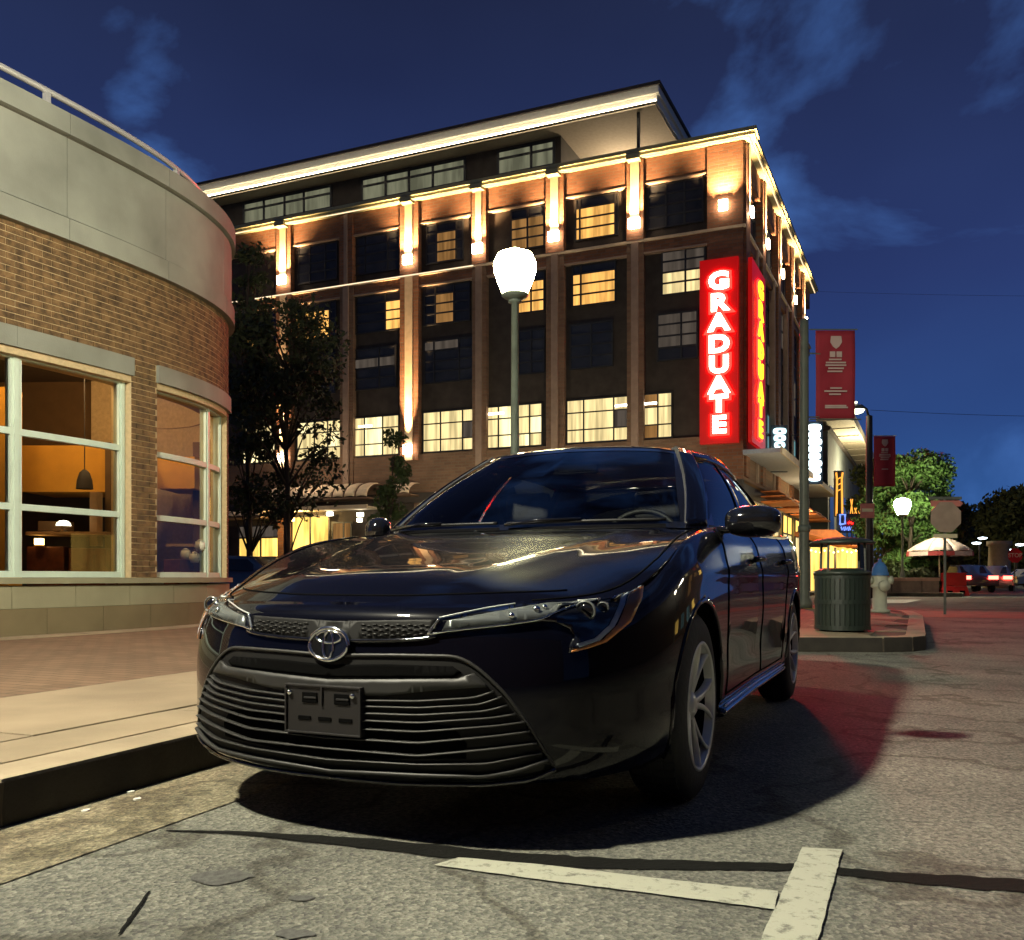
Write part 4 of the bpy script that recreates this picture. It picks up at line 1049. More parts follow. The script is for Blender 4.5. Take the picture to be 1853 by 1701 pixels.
# ------------------------------------------------------------------ hotel across the side street
hotel = thing('hotel', 'six-storey brick hotel with lit piers, pale cornice and flat lit roof', 'building', tuple(HP0))
def TL(t, o, z): p = DL*t+NL*o; return (p.x, p.y, z)
def TR(t, o, z): p = DR*t+NR*o; return (p.x, p.y, z)
def pL(px, py=VH, o=0.0):
    r = (px-UC)/F; a = HP0.x+NL.x*o; b = HP0.y+NL.y*o; t = (r*b-a)/(DL.x-r*DL.y); Y = b+DL.y*t; return t, CH+(VH-py)*Y/F
def pR(px, py=VH, o=0.0):
    r = (px-UC)/F; a = HP0.x+NR.x*o; b = HP0.y+NR.y*o; t = (r*b-a)/(DR.x-r*DR.y); Y = b+DR.y*t; return t, CH+(VH-py)*Y/F
def wallbrick(name, axis, a, c2, mo, w=.42, h=.155):
    m, n, b = newmat(name); N = n.nodes.new; K = n.links.new
    g = N('ShaderNodeNewGeometry'); d = N('ShaderNodeVectorMath'); d.operation = 'DOT_PRODUCT'; d.inputs[1].default_value = tuple(axis); K(g.outputs['Position'], d.inputs[0])
    s = N('ShaderNodeSeparateXYZ'); K(g.outputs['Position'], s.inputs[0]); c = N('ShaderNodeCombineXYZ'); K(d.outputs['Value'], c.inputs[0]); K(s.outputs['Z'], c.inputs[1])
    br = N('ShaderNodeTexBrick'); br.inputs['Scale'].default_value = 1; br.inputs['Brick Width'].default_value = w; br.inputs['Row Height'].default_value = h; br.inputs['Mortar Size'].default_value = .016
    br.inputs['Color1'].default_value = a+(1,); br.inputs['Color2'].default_value = c2+(1,); br.inputs['Mortar'].default_value = mo+(1,); K(c.outputs[0], br.inputs['Vector'])
    t = N('ShaderNodeTexNoise'); t.inputs['Scale'].default_value = .8; t.inputs['Detail'].default_value = 8; K(g.outputs['Position'], t.inputs['Vector'])
    r = N('ShaderNodeValToRGB'); K(t.outputs[0], r.inputs[0]); r.color_ramp.elements[0].color = (.6, .6, .6, 1); r.color_ramp.elements[1].color = (1.35, 1.3, 1.25, 1)
    mm = N('ShaderNodeMixRGB'); mm.blend_type = 'MULTIPLY'; mm.inputs[0].default_value = 1; K(br.outputs[0], mm.inputs[1]); K(r.outputs[0], mm.inputs[2]); K(mm.outputs[0], b.inputs['Base Color']); b.inputs['Roughness'].default_value = .85
    bp = N('ShaderNodeBump'); bp.inputs['Distance'].default_value = .02; bp.invert = True; K(br.outputs['Fac'], bp.inputs['Height']); K(bp.outputs[0], b.inputs['Normal'])
wallbrick('brick_L', DL, (.25, .105, .055), (.17, .07, .035), (.16, .11, .08)); wallbrick('brick_R', DR, (.25, .105, .055), (.17, .07, .035), (.16, .11, .08))
wallbrick('brick_dull', DL, (.23, .135, .085), (.17, .10, .065), (.18, .13, .09))
def hb(name, m, T, *boxes, parent=None, **k):
    mb = MB()
    for b in boxes: mb.box(*b, T=T)
    o = mb.build(name, m, parent or hotel, **k); fixn(o); return o
TE = 40.0
# carcass
hb('wall', 'bay_metal', TL, (0.25, TE, -18, -.26, 0, 20.8))
hb('wall', 'bay_metal_grey', TR, (.26, 24, -18, -.26, 0, 20.8))
# horizontal members on the long front
ZT, ZL = 20.80, 16.88
hb('cornice', 'cornice_metal', TL, (-.55, TE, -.5, .42, ZT, ZT+.14), (-.65, TE, -.5, .52, ZT+.142, ZT+.32))
hb('cornice', 'cornice_metal', TR, (-.40, 24.4, -.5, .42, ZT+.002, ZT+.138), (-.50, 24.5, -.5, .52, ZT+.144, ZT+.318))
hb('cornice_light', 'led_strip', TL, (-.30, TE, .30, .34, ZT-.045, ZT-.003))
hb('cornice_light', 'led_strip', TR, (-.28, 24.2, .30, .34, ZT-.045, ZT-.003))
hb('brick_band', 'brick_L', TL, (0, TE, -.25, 0, 19.62, ZT-.002)); hb('brick_band', 'brick_R', TR, (.002, 24, -.25, .0, 19.62, ZT-.002))
hb('brick_band', 'brick_L', TL, (0, TE, -.25, -.002, 16.32, ZL-.07)); hb('brick_band', 'brick_R', TR, (.002, 24, -.25, -.002, 16.32, ZL-.07))
hb('ledge', 'pale_strip', TL, (-.10, TE, -.24, .10, ZL-.068, ZL+.05)); hb('ledge', 'pale_strip', TR, (-.09, 24, -.24, .10, ZL-.066, ZL+.048))
hb('lintel_band', 'pilaster_strip', TL, (0, TE, -.25, .03, 16.24, 16.318)); hb('lintel_band', 'pilaster_strip', TL, (0, TE, -.25, .03, 19.55, 19.618))
hb('brick_band', 'brick_dull', TL, (0, TE, -.25, -.003, 5.25, 7.33)); hb('brick_band', 'brick_dull', TR, (.002, 24, -.25, -.003, 5.25, 7.33))
# piers: centre px, brick width m, pale strip width m, long lamp below?
piers = [(515, 1.0, .42, True), (628, .85, .22, False), (742, 1.12, .46, True), (868, .80, .34, False), (1005, .95, .42, False), (1150, .82, .44, False)]
LAMPS = []
def upspot(T, t, z, o, en, reach=3.6, wide=62):
    p = HP0+Vector(T(t, o+.42, z-.30)); q = HP0+Vector(T(t, o+.02, z+reach))
    l = lampo('uplight', p, en, (1, .62, .28), .06, 'SPOT'); l.data.spot_size = math.radians(wide); l.data.spot_blend = 1.0
    l.rotation_euler = (q-p).to_track_quat('-Z', 'Y').to_euler(); return l
def sconce(T, t, z, o=.02, w=.27, up=1.0, en=7000, face=NL, bright=True, reach=3.6):
    hb('wall_light', 'sconce', T, (t-w, t+w, o+.12, o+.24, z-.42, z+.06)); hb('wall_light_bracket', 'muntin', T, (t-w*.6, t+w*.6, o+.02, o+.118, z-.36, z-.14))
    p = HP0+Vector(T(t, o+.34, z)); LAMPS.append(upspot(T, t, z, o, en, reach, 88 if reach < 5 else 30))
for i, (px, bw, pw, lng) in enumerate(piers):
    t, _ = pL(px)
    hb('pier', 'brick_L', TL, (t-bw/2, t+bw/2, -.255, .12, ZL+.052, ZT-.05))
    if px != 628:
        hb('pier_strip', 'pale_strip', TL, (t-pw/2, t+pw/2, .122, .19, 17.6, ZT-.06)); sconce(TL, t, 17.85, .10)
        hb('pier_cap', 'cornice_metal', TL, (t-.32, t+.32, .05, .56, ZT-.16, ZT+.10))
    else: hb('pier_strip', 'pilaster_strip', TL, (t-pw/2, t+pw/2, .122, .18, ZL+.06, ZT-.06))
    lo = 7.0 if lng else 5.9
    hb('pier', 'brick_L' if lng else 'brick_dull', TL, (t-(bw/2), t+(bw/2), -.255, .115 if lng else .06, lo, ZL-.07))
    hb('pier_strip', 'pale_strip' if lng else 'pilaster_strip', TL, (t-(pw/2 if lng else .17), t+(pw/2 if lng else .17), .117 if lng else .062, .18, lo, ZL-.075))
    if lng:
        sconce(TL, t, 7.75, .10, .24, en=24000, reach=8.5)
# corner pier and sign backing
t, _ = pL(1280); hb('pier', 'brick_L', TL, (0, t, -.25, .06, ZL+.055, ZT-.04)); hb('pier', 'brick_L', TL, (.003, t, -.25, .05, 5.25, ZL-.075))
hb('pier', 'brick_R', TR, (.001, 1.5, -.25, .06, ZL+.056, ZT-.042))
sconce(TL, pL(1310)[0], 18.05, .05, .20)
for k, tt in enumerate((.55, 4.9, 9.8, 14.9, 19.8)):
    hb('pier', 'brick_R', TR, (tt-.45, tt+.45, -.255, .12, 5.4, ZT-.05)); hb('pier_strip', 'pale_strip', TR, (tt-.18, tt+.18, .122, .20, 17.6, ZT-.06))
    hb('wall_light', 'sconce', TR, (tt-.15, tt+.15, .24, .36, 17.42, 17.88)); LAMPS.append(upspot(TR, tt, 17.9, .12, 7000))
hb('pier_strip', 'pilaster_strip', TR, (3.2, 3.5, -.2, .10, 5.4, ZL-.08), (8.2, 8.5, -.2, .10, 5.4, ZL-.08), (13.0, 13.3, -.2, .10, 5.4, ZL-.08))
# windows
def hwin(T, t0, t1, z0, z1, o, cols, rows, mt, fn=None, bar=.045):
    w = bpy.data.objects.new('window', None); COL.objects.link(w); w.parent = hotel
    ts = [t0+(t1-t0)*c for c in cols]; zs = [z0+(z1-z0)*r for r in rows]
    fr = MB()
    for t in ts: fr.box(t-bar, t+bar, o-.02, o+.05, z0-bar, z1+bar, T=T)
    for z in zs: fr.box(t0, t1, o-.015, o+.045, z-bar*.9, z+bar*.9, T=T)
    fixn(fr.build('frame', 'muntin', w))
    for i, (a, b) in enumerate(zip(ts[:-1], ts[1:])):
        for j, (c, d) in enumerate(zip(zs[:-1], zs[1:])):
            mm = fn(i, j) if fn else mt
            pm = MB().box(a+bar*.6, b-bar*.6, o-.012, o+.004, c+bar*.6, d-bar*.6, T=T); fixn(pm.build('pane', mm, w))
    return w
R1, R2, R3, R4 = (17.45, 19.5), (14.2, 16.25), (11.1, 13.3), (7.42, 9.55)
q4 = (0, .27, .52, .77, 1)
def lit(cols_lit, m, top=False, other='dark_pane'):
    return lambda i, j: m if (i in cols_lit and (top or j < 3)) else other
O_ = -.20
def wpx(a, b): t0 = pL(b, o=O_)[0]; t1 = pL(a, o=O_)[0]; return t0, t1
# (bay px, row, column splits measured from the right edge, pane function)
wins = [((540, 610), R1, (0, .3, .7, 1), None), ((640, 722), R1, (0, .25, .75, 1), None), ((772, 838), R1, (0, .18, .72, 1), lit((1,), 'lit_amber_dim')), ((925, 985), R1, (0, .5, 1), lit((0, 1), 'lit_amber_dim')),
        ((1042, 1118), R1, (0, .06, .9, 1), lit((1, 2), 'lit_amber')), ((1172, 1272), R1, (0, .33, .66, 1), None),
        ((535, 608), R2, (0, .15, .58, 1), lit((1, 2), 'lit_amber')), ((645, 728), R2, (0, .36, 1), lit((0,), 'lit_amber')), ((768, 850), R2, (0, .34, .75, 1), lit((1,), 'lit_amber_dim')), ((938, 985), R2, (0, .5, 1), lit((0, 1), 'lit_amber')),
        ((1036, 1114), R2, (0, .80, 1), lit((0, 1), 'lit_amber')), ((1198, 1276), R2, (0, .45, 1), lambda i, j: 'lit_cream' if j < 2 else 'lit_dusky'),
        ((445, 500), R2, (0, .5, 1), lit((1,), 'lit_amber')),
        ((642, 716), R3, (0, .4, 1), lambda i, j: 'lit_dusky' if j == 2 else 'dark_pane'), ((768, 858), R3, (0, .3, .8, 1), lambda i, j: 'lit_dusky' if j == 3 and i else 'dark_pane'), ((545, 606), R3, (0, .5, 1), None),
        ((938, 985), R3, (0, .5, 1), None), ((1032, 1108), R3, (0, .5, 1), None), ((1190, 1262), R3, (0, .4, 1), lambda i, j: 'lit_dusky' if j > 0 else 'dark_pane')]
for (a, b), (z0, z1), cols, fn in wins:
    t0, t1 = wpx(a, b); hwin(TL, t0, t1, z0, z1, O_, cols, q4, 'dark_pane', fn)
q3 = (0, .30, .70, 1)
for (a, b), cols, fn in [((440, 498), (0, .5, 1), None), ((538, 618), (0, .3, .6, 1), None), ((640, 722), (0, .35, .75, 1), lambda i, j: 'lit_bright' if i == 1 else 'lit_cream'), ((766, 858), (0, .22, .65, 1), lambda i, j: 'lit_dusky' if i == 0 and j == 1 else 'lit_cream'),
                        ((879, 926), (0, .5, 1), lambda i, j: 'lit_bright' if i == 0 else 'lit_cream'), ((937, 981), (0, .5, 1), None), ((1026, 1137), (0, .23, .72, 1), lambda i, j: 'lit_dusky' if i == 0 and j == 1 else 'lit_cream'), ((1160, 1216), (0, .45, 1), lambda i, j: 'lit_cream' if i == 0 or j == 1 else 'lit_amber_dim')]:
    t0, t1 = wpx(a, b); hwin(TL, t0, t1, *R4, O_, cols, q3, 'lit_cream', fn or (lambda i, j: 'lit_bright' if (i+j) % 3 == 1 else 'lit_cream'), bar=.035)
for tt in (2.6, 7.3, 12.2, 17.2):
    for k, (z0, z1) in enumerate((R1, R2, R3, R4)): hwin(TR, tt-1.0, tt+1.3, z0, z1, -.22, (0, .5, 1), (0, .5, 1), 'dark_pane', (lambda i, j: 'lit_cyan') if k == 3 and tt > 7 else ((lambda i, j: 'lit_dusky') if (k+int(tt)) % 2 else None))
# soffit lamps glimpsed in the lit floor
for px, py in ((660, 771), (897, 748), (1128, 733), (1172, 730)):
    t, z = pL(px, py, -.1); hb('soffit_light', 'lamp_white', TL, (t-.42, t+.42, -.185, -.12, z-.05, z+.05))
hb('ledge_light', 'ledge_led', TL, (pL(858)[0], TE, .102, .13, ZL-.02, ZL+.03))
LAMPS.append(lampo('soffit_fill', HP0+Vector(TL(7.0, -4.5, 21.4)), 330, (1, .78, .5), .2)); LAMPS.append(lampo('soffit_fill', HP0+Vector(TL(5.4, -8, 21.6)), 300, (1, .78, .5), .2))  # added fill lights brightening the roof soffit
# ground floor: recess, lit shop fronts
hb('ground_floor_fascia', 'roof_dark', TL, (0, TE, -.25, .25, 4.75, 5.24)); hb('ground_floor_wall', 'brick_dull', TL, (.05, 12.5, -.26, -.01, 0, 4.74), (14.0, 17.2, -.26, -.01, 0, 4.74))
def gwin(T, t0, t1, z0, z1, o, cols, rows, fn): return hwin(T, t0, t1, z0, z1, o, cols, rows, '', fn, bar=.05)
t0, t1 = wpx(437, 510); gwin(TL, t0, t1, .6, 3.75, .02, (0, .45, 1), (0, .42, .78, 1), lambda i, j: 'lit_gold' if j < 2 else 'lit_dusky')
t0, t1 = wpx(533, 600); gwin(TL, t0, t1, .5, 4.2, .02, (0, .5, 1), (0, 1), lambda i, j: 'lit_gold')
t0, t1 = wpx(606, 640); gwin(TL, t0, t1, .5, 3.8, .02, (0, .4, 1), (0, .5, 1), lambda i, j: 'lit_gold' if (i, j) == (1, 0) else 'lit_amber_dim')
for a_, b_2 in ((790, 860), (905, 985), (1040, 1118), (1132, 1222), (1232, 1300)):
    t0, t1 = wpx(a_, b_2); gwin(TL, t0, t1, 1.0, 4.66, .02, (0, .5, 1), (0, .3, .75, 1), lambda i, j: 'lit_gold' if (i+j) % 2 else 'lit_amber')
hb('pier', 'brick_L', TL, (wpx(512, 532)[0], wpx(512, 532)[1], -.2, .30, 0, 4.74))
for px, py, r in ((527, 940, .17), (597, 930, .16), (652, 931, .16), (651, 941, .12)):
    t, z = pL(px, py, .7); hb('entrance_light', 'lamp_warm' if px == 527 else 'lamp_white', TL, (t-r, t+r, .62, .8, z-.10, z+.10)); 
LAMPS.append(lampo('entrance_lamp', HP0+Vector(TL(pL(560)[0], 1.3, 4.1)), 420, (1, .66, .22), .2))
# entrance canopy slab and striped awnings
ec = thing('entrance_canopy', 'thin pale canopy slab over the lit hotel entrance', 'canopy', tuple(HP0+Vector(TL(22, 1, 4.5))))
eo = Vector(TL(22, 1, 4.5))
def eb(o_, nm, m, *bx):
    mb = MB()
    for b in bx: mb.box(*b, T=TL)
    x = mb.build(nm, m, o_, T=lambda x, y, z: (x-eo.x, y-eo.y, z-eo.z)); fixn(x); return x
ta, tb = pL(665, o=2)[0], pL(500, o=2)[0]
eb(ec, 'slab', 'soffit', (ta, tb, .3, 2.0, 4.42, 4.50)); eb(ec, 'canopy_edge', 'pale_strip', (ta, tb, 2.0, 2.06, 4.36, 4.56))
def awning(px0, px1, ztop, zbot, out_, name_label, n, stripes, rnd_end=True, zoff=0):
    t1, t0 = pL(px0, o=.3)[0], pL(px1, o=.3)[0]; A = thing('awning', name_label, 'awning', tuple(HP0+Vector(TL((t0+t1)/2, 0, ztop)))); ao = Vector(TL((t0+t1)/2, 0, ztop))
    fx = lambda x, y, z: (x-ao.x, y-ao.y, z-ao.z)
    for k in range(n):
        a, b = t0+(t1-t0)*k/n, t0+(t1-t0)*(k+1)/n; rows = []
        for q in np.linspace(0, 1, 7):
            ang = q*PI/2; o = .15+out_*math.sin(ang); z = zbot+(ztop-zbot)*math.cos(ang); puff = .05
            rows.append([TL(a+(b-a)*w, o+(puff*math.sin(PI*w)), z+puff*math.sin(PI*w)) for w in np.linspace(.02, .98, 5)])
        mb = MB().grid(rows); ob = mb.build('awning_panel', 'awning_cream' if not stripes or k % 2 == 0 else 'awning_cream', A, smooth=True, T=fx); mod(ob, 'SOLIDIFY', thickness=.02)
        if k: MB().tube([TL(a, .15+(out_+.0)*math.sin(q), zbot+(ztop-zbot)*math.cos(q)) for q in np.linspace(0, PI/2, 7)], .05, 6).build('awning_rib', 'awning_brown', A, T=fx)
    mb = MB().box(t0, t1, .15, .15+out_+.05, zbot-.10, zbot-.03, T=TL).build('awning_base', 'awning_brown', A, T=fx)
    return A
awning(504, 685, 5.85, 5.05, 1.3, 'long ribbed cream awning above the hotel entrance', 9, True)
awning(722, 758, 5.75, 5.15, 1.2, 'short ribbed cream awning right of the thin young tree', 2, True)
awning(405, 498, 4.55, 4.2, 1.4, 'low cream striped awning beside the shop corner', 6, True)
LAMPS.append(lampo('awning_fill', HP0+Vector(TL(pL(600)[0], 2.6, 7.2)), 160, (1, .78, .5), .2))  # added fill light brightening the awnings from above
# penthouse and roof slab
PO = -1.1
tc_, _ = pL(1015, o=PO)
hb('penthouse_wall', 'bay_metal', TL, (tc_, TE, -14, PO, ZT+.1, 23.3))
for (a, b), cols in (((442, 600), (0, .30, .52, .76, 1)), ((656, 842), (0, .30, .53, .76, 1)), ((902, 1003), (0, .40, 1))):
    t0, t1 = pL(b, o=PO)[0], pL(a, o=PO)[0]
    hwin(TL, t0, t1, 21.25, 23.12, PO+.03, cols, (0, .34, .78, 1), '', (lambda n_: lambda i, j: 'lit_dusky' if (i == 0 and j == 0) else 'lit_penthouse')(0), bar=.07)
PR0 = Vector(TL(tc_, PO, 0))
hb('penthouse_wall', 'bay_metal_grey', lambda x, y, z: tuple(PR0+DR*x+NR*y)[:2]+(z,), (0.02, 13, -.2, .0, ZT+.1, 23.3))
hb('roof_post', 'muntin', TL, (pL(1155, o=-.5)[0]-.07, pL(1155, o=-.5)[0]+.07, -.62, -.48, ZT+.1, 23.4))
tr_ = 3.99
RP = lambda x, y, z: tuple(DL*x+DR*(-y))[:2]+(z,)
hb('roof_soffit', 'soffit', RP, (tr_+.15, TE, -15, -.15, 23.34, 23.42))
hb('roof_fascia', 'fascia', RP, (tr_+.06, TE, -15, -.06, 23.422, 23.80)); hb('roof_fascia', 'fascia', RP, (tr_-.06, TE, -15.1, .06, 23.802, 24.16))
hb('roof_deck', 'roof_dark', RP, (tr_-.16, TE, -15.2, .16, 24.162, 24.32))
hb('fascia_light', 'led_fascia', RP, (tr_+.02, TE, .16, .22, 23.36, 23.41)); hb('fascia_light_tray', 'roof_dark', RP, (tr_+.02, TE, -.05, .155, 23.345, 23.36))
# long side canopy on the street front
hb('street_canopy', 'canopy_grey', TR, (-.4, 24, .05, 1.7, 6.35, 6.55)); hb('street_canopy_edge', 'pale_strip', TR, (-.45, 24, 1.70, 1.76, 6.30, 6.62))
for k, tt in enumerate((3, 8, 13, 18)):
    w = gwin(TR, tt-1.5, tt+2.0, .8, 4.4, .02, (0, .5, 1), (0, .7, 1), lambda i, j: 'lit_gold' if j else 'lit_cream')
for k, tt in enumerate((5.5, 10.5, 15.5, 20.5)):
    hb('slat_awning', 'awning_orange', TR, (tt-1.6, tt+1.6, .1, 1.6, 4.5, 4.56), (tt-1.6, tt+1.6, .1, 1.3, 4.75, 4.81), (tt-1.6, tt+1.6, .1, 1.0, 5.0, 5.06))
LAMPS.append(lampo('street_front_lamp', HP0+Vector(TR(12, 2.4, 4.2)), 500, (1, .75, .36), .3))
# ------------------------------------------------------------------ the big corner sign
sg = thing('corner_sign', 'tall red two-faced vertical sign reading GRADUATE on the hotel corner', 'sign', tuple(HP0+Vector((0, 0, 7))))
so = Vector((0, 0, 7)); sT = lambda x, y, z: (x-so.x, y-so.y, z-so.z)
tA0, tA1 = pL(1336, o=.5)[0], pL(1266, o=.5)[0]
MB().box(tA0-.0, tA1, .22, .50, 6.9, 15.35, T=TL).build('sign_cabinet', 'sign_red', sg, T=sT); 
MB().box(-.15, 3.3, .24, .42, 6.92, 15.33, T=TR).build('sign_cabinet', 'sign_red', sg, T=sT)
zs_ = [CH+(VH-y)*40.0/F for y in (508, 549, 587, 624, 665, 702, 738, 774)]
zc_ = [14.17, 13.17, 12.22, 11.28, 10.28, 9.32, 8.45, 7.55]
zc_ = [.755+(1045-y)/39.6 for y in (510, 549, 585, 624, 661, 698, 732, 770)]
tcA = (tA0+tA1)/2-.02
XA = -DL; ZA = NL; Y_ = Vector((0, 0, 1)); XB = DR; ZB = NR
for ch, z in zip('GRADUATE', zc_):
    p = Vector(TL(tcA, .60, z)); p2 = Vector(TL(tcA, .535, z))
    text('letter', ch, 1.06, 'letter_white', sg, frame(p-so, XA, Y_, ZA), .035, .045, sx=1.22)
    text('letter_glow', ch, 1.06, 'neon_red', sg, frame(p2-so, XA, Y_, ZA), .025, .15, sx=1.22)
tB = 1.55
for ch, z in zip('GRADUATE', zc_):
    p = Vector(TR(tB, .52, z)); p2 = Vector(TR(tB, .455, z))
    text('letter', ch, 1.06, 'letter_yellow', sg, frame(p-so, XB, Y_, ZB), .03, .035, sx=1.7)
    text('letter_glow', ch, 1.06, 'neon_red', sg, frame(p2-so, XB, Y_, ZB), .02, .115, sx=1.7)
rl = lampo('sign_red_fill', HP0+Vector(TL(.6, 1.6, 11)), 11000, (1, .010, .022), .9, 'SPOT'); rl.data.spot_size = math.radians(46); rl.data.spot_blend = .5; rl.rotation_euler = (Vector((1.0, 6, 0))-Vector(rl.location)).to_track_quat('-Z', 'Y').to_euler()  # added red spot, carries red to the road where the sign's glow is too weak
# vertical lit blade signs down the street
def blade(px, y0, y1, d, w, m, label, n):
    p = at(px, y1, d); b = thing('blade_sign', label, 'sign', tuple(p)); H = (y1-y0)/F*d
    MB().box(-w/2-.12, w/2+.12, .06, .20, -.15, H+.15).build('sign_cabinet', 'sign_box', b)
    MB().box(-w/2-.9, -w/2-.1, .10, .14, H*.8, H*.8+.06).build('sign_bracket', 'muntin', b); MB().box(-w/2-.9, -w/2-.1, .10, .14, H*.2, H*.2+.06).build('sign_bracket', 'muntin', b)
    for k in range(n):
        z0 = H*k/n; h = H/n; q = [(w/2*c_, 0, z0+h/2+h*.46*s_) for c_, s_ in [(math.copysign(abs(math.cos(a))**.6, math.cos(a))*(.9+.1*((k*7) % 3)), math.copysign(abs(math.sin(a))**.6, math.sin(a))) for a in np.linspace(0, 2*PI, 16, endpoint=False)]]
        o = MB().poly(q).build('lit_character', m, b); mod(o, 'SOLIDIFY', thickness=.08, offset=0)
        if m == 'sign_cyan':
            MB().box(-w*.16, w*.12, -.06, -.045, z0+h*.35, z0+h*.62).build('character_hole', 'sign_box', b)
blade(1411, 774, 849, 46.5, .62, 'sign_cyan', 'narrow vertical cyan lit sign of stacked characters right of the red sign', 6)
blade(1474, 767, 871, 50, .74, 'sign_white', 'taller vertical white lit sign behind the grey-green banner pole', 8)

# ------------------------------------------------------------------ street furniture
def acorn_lamp(x, y, H, r, label, gm='globe', rings=True, z0=.15, pr=.046, en=0, group='acorn street lamps'):
    o = thing('street_lamp', label, 'street lamp', (x, y, z0), group=group); h = H-z0
    MB().lathe([(0, 0), (.20, 0), (.20, .06), (.15, .10), (.14, .30), (.11, .40), (.10, .70), (.075, .85)], n=20).build('lamp_base', 'pole_iron', o, smooth=True)
    MB().lathe([(pr*1.15, .85), (pr, 1.4), (pr*.8, h-r*1.35), (pr*1.5, h-r*1.33), (pr*1.5, h-r*1.25), (pr*.9, h-r*1.2)], n=16).build('post', 'pole_iron', o, smooth=True)
    MB().lathe([(pr*.9, h-r*1.22), (r*.50, h-r*1.12), (r*.62, h-r*1.02), (r*.60, h-r*.95), (0, h-r*.95)], n=24).build('globe_holder', 'pole_iron', o, smooth=True)
    MB().lathe([(r*.56, h-r*.95), (r*.78, h-r*.45), (r*.95, h+r*.05), (r*.98, h+r*.45), (r*.80, h+r*.85), (r*.5, h+r*.98), (r*.2, h+r*1.05), (0, h+r*1.06)], n=28).build('globe', gm, o, smooth=True)
    MB().lathe([(0, h+r*1.25), (r*.08, h+r*1.22), (r*.1, h+r*1.08), (0, h+r*1.07)], n=10).build('finial', 'pole_iron', o, smooth=True)
    return o
acorn_lamp(.03, 9.0, 3.85, .222, 'street lamp with glowing acorn globe on the pavement behind the dark sedan')
acorn_lamp(-3.0, 1.2, 4.7, .16, 'street lamp with glowing acorn globe on the pavement beside the photographer', 'globe_near')
acorn_lamp(13.0, 9.5, 4.7, .24, 'added street lamp out of view across the road on the right, brightening the car side', 'globe_side_fill')  # added unseen lamp, fills the car's right side and wheel
for px_, lb_ in ((800, 'added street lamp before the hotel, mostly hidden behind the left of the windscreen'), (1085, 'added street lamp before the hotel, mostly hidden behind the middle of the windscreen')):
    p = at(px_, 1000, 37.0 if px_ > 900 else 41.0); acorn_lamp(p.x, p.y, 3.9, .24, lb_, 'globe_hotel_fill')  # added lamps, mostly hidden by the car, to brighten the lower facade
p = at(1633, 917, 36); acorn_lamp(p.x, p.y, p.z, .33, 'far street lamp with round glowing globe before the green tree', 'globe_far', group=None)
# banner pole
def banner(px0, px1, y0, y1, d, label, lines):
    a, b = at(px0, y1, d), at(px1, y0, d); w, h = b.x-a.x, b.z-a.z; o = thing('banner', label, 'banner', ((a.x+b.x)/2, d, a.z), group='crimson street banners')
    rows = [[(x*w, .03*math.sin(x*5+q*3)*q*(1-q)*3, q*h) for x in np.linspace(-.5, .5, 9)] for q in np.linspace(0, 1, 15)]
    c = MB().grid(rows).build('banner_cloth', 'banner_red', o, smooth=True); mod(c, 'SOLIDIFY', thickness=.006)
    def pr(x0, x1, z0, z1): return [(x0*w, -.045, z0*h), (x1*w, -.045, z0*h), (x1*w, -.045, z1*h), (x0*w, -.045, z1*h)]
    sh = MB().poly([(-.13*w, -.045, .93*h), (.13*w, -.045, .93*h), (.15*w, -.045, .86*h), (.08*w, -.045, .81*h), (0, -.045, .785*h), (-.08*w, -.045, .81*h), (-.15*w, -.045, .86*h)][::-1]); sh.build('printed_crest', 'banner_print', o)
    mb = MB(); mb.quad(*pr(-.16, -.02, .69, .755)); mb.quad(*pr(.01, .15, .69, .755)); mb.build('printed_emblem', 'banner_print', o)
    for (x0, x1, z) in lines: MB().quad(*pr(x0, x1, z, z+.018)).build('printed_line', 'banner_print', o)
    MB().tube([(-w/2-.12, 0, h+.02), (w/2+.05, 0, h+.02)], .012, 8).build('banner_arm', 'pole_green', o); MB().tube([(-w/2-.12, 0, -.02), (w/2+.12, 0, -.02)], .012, 8).build('banner_arm', 'pole_green', o)
    return o
ln = [(-.18, .14, .655), (-.26, .25, .62), (-.27, .26, .59), (-.20, .20, .555), (-.22, .16, .52), (-.15, .15, .33), (-.30, .28, .295), (-.18, .12, .26), (-.28, .30, .11), (-.28, .26, .13)]
banner(1476, 1547, 598, 757, 17.5, 'large crimson banner with pale crest and small lettering', ln)
banner(1581, 1620, 789, 880, 32, 'smaller crimson banner farther down the street beside the dark pole', ln[:6])
pg = thing('banner_pole', 'grey-green pole carrying the large crimson banner at the street corner', 'pole', (at(1455, 1000, 17.5).x, 17.5, .15), group=None)
MB().lathe([(0, 0), (.16, 0), (.16, .1), (.11, .2), (.095, 1.2), (.085, 5.6), (.08, 5.7), (0, 5.75)], n=18).build('pole_shaft', 'pole_green', pg, smooth=True)
MB().tube([(.0, 0, 5.05), (.32, 0, 5.03)], .014, 8).build('pole_bracket', 'pole_green', pg); MB().tube([(0, 0, 3.78), (.3, 0, 3.78)], .014, 8).build('pole_bracket', 'pole_green', pg)
MB().lathe([(.096, 1.5), (.12, 1.52), (.12, 1.62), (.096, 1.64)], n=16).build('pole_collar', 'pole_iron', pg, smooth=True)
pd2 = thing('luminaire_pole', 'tall dark street light pole with overhanging lit lantern', 'street light', (at(1573, 1000, 32).x, 32, .0))
MB().lathe([(0, 0), (.2, 0), (.16, .4), (.13, 3), (.11, 6.6), (0, 6.65)], n=16).build('pole_shaft', 'pole_dark', pd2, smooth=True)
MB().tube([(0, 0, 6.5), (-.1, 0, 6.85), (-.28, 0, 6.98), (-.45, 0, 6.95)], .045, 8).build('lantern_arm', 'pole_dark', pd2, smooth=True)
